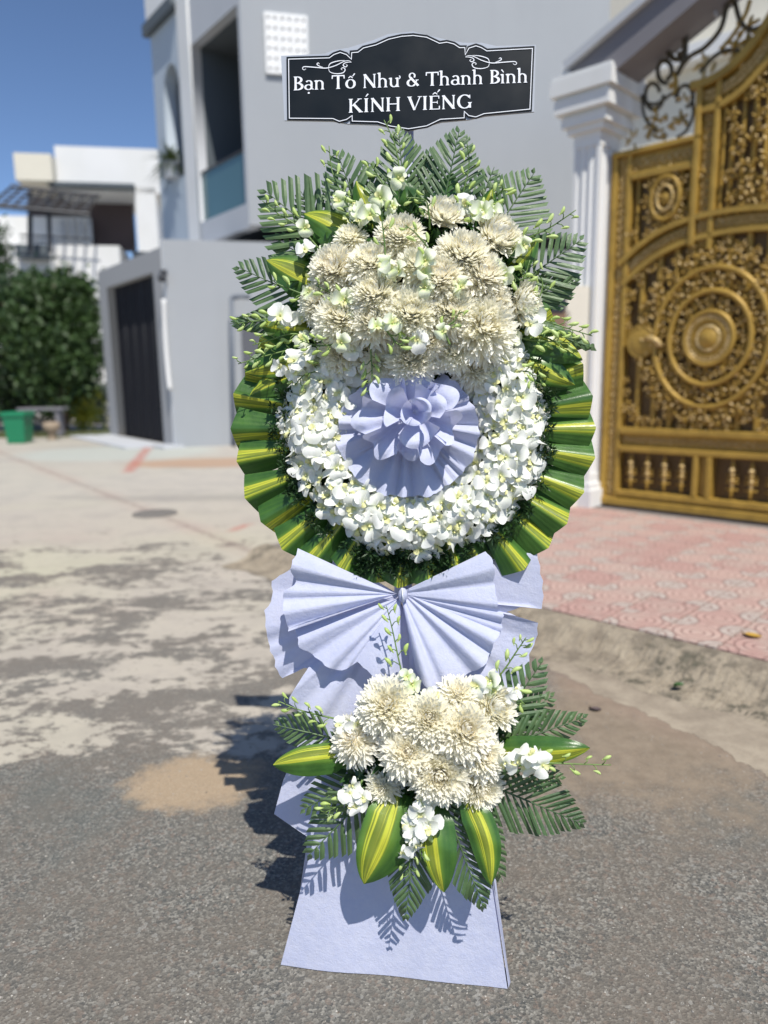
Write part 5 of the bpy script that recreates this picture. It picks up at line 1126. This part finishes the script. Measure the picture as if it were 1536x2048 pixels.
for (x_, y_, sc, o_) in [(560, 632, 1.3, .10), (588, 722, 1.3, .10), (560, 735, 1.0, .10), (590, 745, 1.0, .09), (925, 575, 1.15, .17), (690, 600, 1.3, .14), (740, 430, 1.2, .10), (760, 395, 1.2, .09), (930, 410, 1.2, .09), (870, 1392, 1.2, .14), (955, 1372, 1.3, .13), (1060, 1510, 1.2, .17), (1085, 1530, 1.2, .17), (1012, 1525, 1.2, .16), (700, 1585, 1.2, .15), (715, 1605, 1.1, .15), (830, 1690, 1.2, .18), (850, 1660, 1.2, .18), (810, 1705, 1.0, .18), (705, 700, 1.2, .11), (800, 545, 1.05, .16), (850, 575, 1.05, .17), (835, 680, 1.2, .17), (1060, 650, 1.2, .08), (1035, 745, 1.2, .08), (610, 500, 1.1, .07)]:
    link('orchid_bloom', random.choice(BLg if (x_ in (925, 690, 740, 760, 800, 850) and y_ < 700) else BL), stand, frame(SN+rng.normal(size=3)*.45+np.array([0, 0, .2]), rng.uniform(0, 6), Wp(x_, y_, o_), sc*.88))

# --- name board
brd = link('name_board', None, stand, Matrix.Translation(Vector(Wp(820, 165, .012))))
def cb(x_, y_): return (540+x_/2.743, 50+y_/2.743)
outl = [(100, 185), (325, 178), (350, 160), (385, 148), (420, 160), (445, 184), (446, 150), (482, 147), (512, 124), (580, 107), (650, 76), (720, 60), (785, 55), (860, 65), (930, 98), (970, 92), (1010, 102), (1040, 122), (1071, 122), (1072, 160), (1090, 125), (1130, 112), (1160, 122), (1190, 140), (1442, 126),
        (1428, 463), (1175, 488), (1130, 506), (1090, 499), (1067, 477), (1067, 511), (935, 519), (860, 555), (760, 571), (660, 556), (590, 533), (449, 529), (449, 500), (420, 520), (380, 530), (345, 515), (104, 513)]
outl = np.array([cb(*p) for p in outl])
def offset_poly(P, d):
    n_ = len(P); out = []
    for i in range(n_):
        a, b, c = P[i-1], P[i], P[(i+1) % n_]; e1 = (b-a)/np.linalg.norm(b-a); e2 = (c-b)/np.linalg.norm(c-b); n1 = np.array([e1[1], -e1[0]]); n2 = np.array([e2[1], -e2[0]]); m_ = n1+n2; m_ = m_/max(.5, np.linalg.norm(m_)); out.append(b+m_*d/max(.55, float(np.dot(m_, n1))))
    return np.array(out)
SMp = Matrix(((ST_[0], SU[0], SN[0], SO[0]), (ST_[1], SU[1], SN[1], SO[1]), (ST_[2], SU[2], SN[2], SO[2]), (0, 0, 0, 1)))
def loc(px, py, off): p = Wp(px, py, off)-SO; return (float(p@ST_), float(p@SU))
def board_plate(polys, o0, o1, m_, nm):
    me_ = plate([[loc(a, b, (o0+o1)/2) for a, b in P] for P in polys], o1-o0); me_.name = nm; me_.materials.append(m_.m); return link(nm, me_, brd, SMp @ Matrix.Translation((0, 0, (o0+o1)/2)))
out1 = offset_poly(outl, 3.2)
back = [cb(62, 172), cb(300, 160), cb(350, 140), cb(430, 128), cb(560, 88), cb(650, 52), cb(785, 38), cb(930, 75), cb(1060, 100), cb(1160, 100), cb(1240, 118), cb(1458, 112), cb(1448, 478), cb(1180, 502), cb(1090, 522), cb(940, 535), cb(760, 585), cb(590, 550), cb(430, 545), cb(345, 530), cb(80, 526)]
board_plate([back], .006, .010, clear_edge, 'backing'); board_plate([out1], .0105, .0135, board, 'panel')
def stroke_plate(polys, nm, m_=white_ink, lift=.0140, th=.0006):
    # flat print: thin raised shapes, each a touch higher than the last so that none share a plane
    mb = MB()
    for k, P in enumerate(polys):
        o_ = lift+.00002*(k % 9); n_ = len(P); mb.add([Wp(a, b, o_+th) for a, b in P], [tuple(range(n_))])
    return part(nm, mb, m_, brd)
def ribbon(P, w0, w1=None):
    P = np.asarray(P, float); T_ = np.gradient(P, axis=0); T_ /= np.linalg.norm(T_, axis=1)[:, None]+1e-9; N = np.stack([-T_[:, 1], T_[:, 0]], 1); w = np.linspace(w0, w1 if w1 is not None else w0, len(P))[:, None]/2 if not hasattr(w0, '__len__') else np.asarray(w0)[:, None]/2
    A_, B_ = P+N*w, P-N*w; return [[A_[i], A_[i+1], B_[i+1], B_[i]] for i in range(len(P)-1)]
inn = offset_poly(outl, .0); inn2 = offset_poly(outl, -1.5); n_ = len(inn)
stroke_plate([[inn[i], inn[(i+1) % n_], inn2[(i+1) % n_], inn2[i]] for i in range(n_)], 'border_line')
# flourishes
def flourish(pts, nm='flourish'):
    C_ = catmull([cb(*p) for p in pts], 8); w = 1.5*np.sin(np.linspace(.25, 2.9, len(C_)))+.35; return ribbon(C_, w)
def fl_set(f):
    out = []
    out += flourish([f(*p) for p in [(198, 240), (186, 246), (178, 238), (186, 229), (210, 229), (260, 233), (310, 236), (360, 222), (405, 200), (432, 196), (447, 204)]])
    out += flourish([f(*p) for p in [(320, 236), (330, 258), (365, 267), (400, 262), (412, 245), (402, 234), (390, 240), (396, 247)]])
    out += flourish([f(*p) for p in [(320, 236), (330, 212), (370, 198), (410, 194)]])
    out += flourish([f(*p) for p in [(447, 204), (428, 204), (408, 210), (402, 222), (414, 230), (424, 222), (416, 216)]]); out += flourish([f(*p) for p in [(290, 232), (272, 226), (258, 216), (264, 208), (272, 214)]])
    return out
stroke_plate(fl_set(lambda a, b: (a, b)), 'flourish'); stroke_plate(fl_set(lambda a, b: (1072+(447-a)*1.045, b-28-(a-447)*-.03*0)), 'flourish')
# lettering: a flared roman drawn from stems, hairlines and bowls
def V(x_, y0, y1, w=16, st=1, sb=1):
    o = [[(x_-w/2, y0), (x_+w/2, y0), (x_+w*.42, (y0+y1)/2), (x_+w/2, y1), (x_-w/2, y1), (x_-w*.42, (y0+y1)/2)]]
    if st: o.append([(x_-w*.5-6, y1), (x_-w/2, y1-8), (x_+w/2, y1-8), (x_+w/2+6, y1)])
    if st == 2: o[-1] = [(x_-w*.5-9, y1-5), (x_-w/2, y1-12), (x_+w/2, y1), (x_-w/2, y1)]
    if sb: o.append([(x_-w*.5-6, y0), (x_-w/2, y0+7), (x_+w/2, y0+7), (x_+w/2+6, y0)])
    return o
def Lg(x0, y0, x1, y1, w0, w1=None):
    w1 = w1 or w0; d = np.array([x1-x0, y1-y0], float); d /= np.linalg.norm(d); n_ = np.array([-d[1], d[0]]); a, b = np.array([x0, y0]), np.array([x1, y1]); return [[tuple(a+n_*w0/2), tuple(b+n_*w1/2), tuple(b-n_*w1/2), tuple(a-n_*w0/2)]]
def Ar(cx, cy, rx, ry, a0, a1, wt=15, wn=5, n=14):
    t_ = np.radians(np.linspace(a0, a1, n)); P = np.stack([cx+rx*np.cos(t_), cy+ry*np.sin(t_)], 1); w = wn+(wt-wn)*np.abs(np.cos(t_))**1.3; return [[tuple(q_) for q_ in r_] for r_ in ribbon(P, w)]
def acute(x_, y_): return Lg(x_-5, y_, x_+9, y_+20, 5, 9)
def grave(x_, y_): return Lg(x_+5, y_, x_-9, y_+20, 5, 9)
def circf(x_, y_): return Lg(x_-14, y_, x_, y_+13, 5, 8)+Lg(x_+14, y_, x_, y_+13, 5, 8)
def dot(x_, y_): return [[(x_+7*math.cos(a), y_+7*math.sin(a)) for a in np.linspace(0, 6.28, 9)[:-1]]]
def Gl(c):
    if c == 'B': return V(17, 0, 100)+Ar(24, 75, 30, 22, -90, 90)+Ar(24, 27, 36, 24, -90, 90, 17)+Lg(14, 97, 25, 97, 5)+Lg(14, 52, 26, 52, 5)+Lg(14, 3, 26, 3, 5), 70
    if c in 'aạ': return V(50, 8, 48, 14, 0, 0)+Ar(32, 48, 18, 19, 0, 150, 13, 6)+Ar(30, 20, 21, 18, 0, 360, 14, 5)+Lg(50, 10, 64, 3, 12, 4)+(dot(32, -22) if c == 'ạ' else []), 66
    if c == 'n': return V(15, 0, 68, 14, 2)+Ar(34, 42, 21, 23, 0, 165, 14, 6)+V(55, 0, 44, 14, 0), 74
    if c == 'h': return V(15, 0, 108, 14, 2)+Ar(34, 42, 21, 23, 0, 165, 14, 6)+V(55, 0, 44, 14, 0), 74
    if c == 'T': return V(44, 0, 98, 17, 0)+Lg(4, 96, 84, 96, 8)+[[(3, 100), (11, 100), (8, 74), (2, 74)], [(85, 100), (77, 100), (80, 74), (86, 74)]], 88
    if c == 'ố': return Ar(36, 34, 26, 31, 0, 360, 16, 5, 24)+circf(36, 76)+acute(54, 88), 74
    if c == 'N': return V(16, 0, 100, 9)+V(78, 0, 100, 9)+Lg(14, 98, 78, 4, 17), 96
    if c == 'ư': return V(15, 22, 68, 14, 2, 0)+Ar(35, 24, 20, 22, 180, 345, 14, 6)+V(57, 0, 68, 14, 2)+Ar(62, 70, 12, 13, -70, 60, 7, 4, 7), 80
    if c == '&': return Ar(30, 26, 24, 24, 60, 330, 16, 5, 18)+Ar(34, 77, 17, 20, -40, 230, 11, 5, 14)+Lg(22, 66, 74, 4, 15, 15)+Lg(50, 14, 66, 46, 6, 7)+Lg(56, 46, 76, 46, 5), 82
    if c == 'ì': return V(15, 0, 68, 14, 2)+grave(17, 80), 34
    if c == 'K': return V(17, 0, 100)+Lg(25, 48, 70, 98, 7)+Lg(36, 58, 78, 3, 17)+Lg(58, 98, 84, 98, 5)+Lg(66, 3, 92, 3, 6), 92
    if c == 'Í': return V(20, 0, 100)+acute(22, 112), 42
    if c == 'I': return V(20, 0, 100), 42
    if c == 'H': return V(17, 0, 100)+V(77, 0, 100)+Lg(20, 52, 75, 52, 7), 96
    if c == 'V': return Lg(12, 98, 44, 2, 17, 13)+Lg(44, 2, 78, 98, 5, 7)+Lg(0, 98, 28, 98, 5)+Lg(64, 98, 90, 98, 5), 88
    if c == 'Ế': return V(17, 0, 100)+Lg(20, 97, 64, 97, 6)+Lg(20, 52, 54, 52, 6)+Lg(20, 3, 66, 3, 6)+[[(66, 100), (60, 96), (61, 78), (66, 78)], [(70, 0), (63, 4), (64, 26), (70, 26)], [(54, 64), (50, 52), (54, 40), (56, 40), (56, 64)]]+circf(40, 110)+acute(60, 124), 76
    if c == 'G': return Ar(50, 50, 38, 48, 40, 325, 17, 6, 22)+V(82, 4, 44, 15, 1, 0)+[[(78, 98), (84, 98), (84, 70), (80, 72)]]+Lg(70, 8, 82, 14, 6, 12), 98
    return [], 38
def textline(s_, x0, x1, yb0, yb1, cap, nm):
    adv = sum(Gl(c)[1] for c in s_)-6; kx_ = (x1-x0)/adv; ky = cap/100; cur = 0
    for c in s_:
        P, a = Gl(c)
        if P:
            Q = [[(x0+(cur+u_)*kx_, yb0+(yb1-yb0)*((cur+u_)/adv)-v_*ky) for u_, v_ in poly] for poly in P]; stroke_plate(Q, 'letter')
        cur += a
textline('Bạn Tố Như & Thanh Bình', 586, 1055, 180.8, 165.0, 27.5, 'l1'); textline('KÍNH VIẾNG', 696, 943, 225.5, 216.2, 27.5, 'l2')
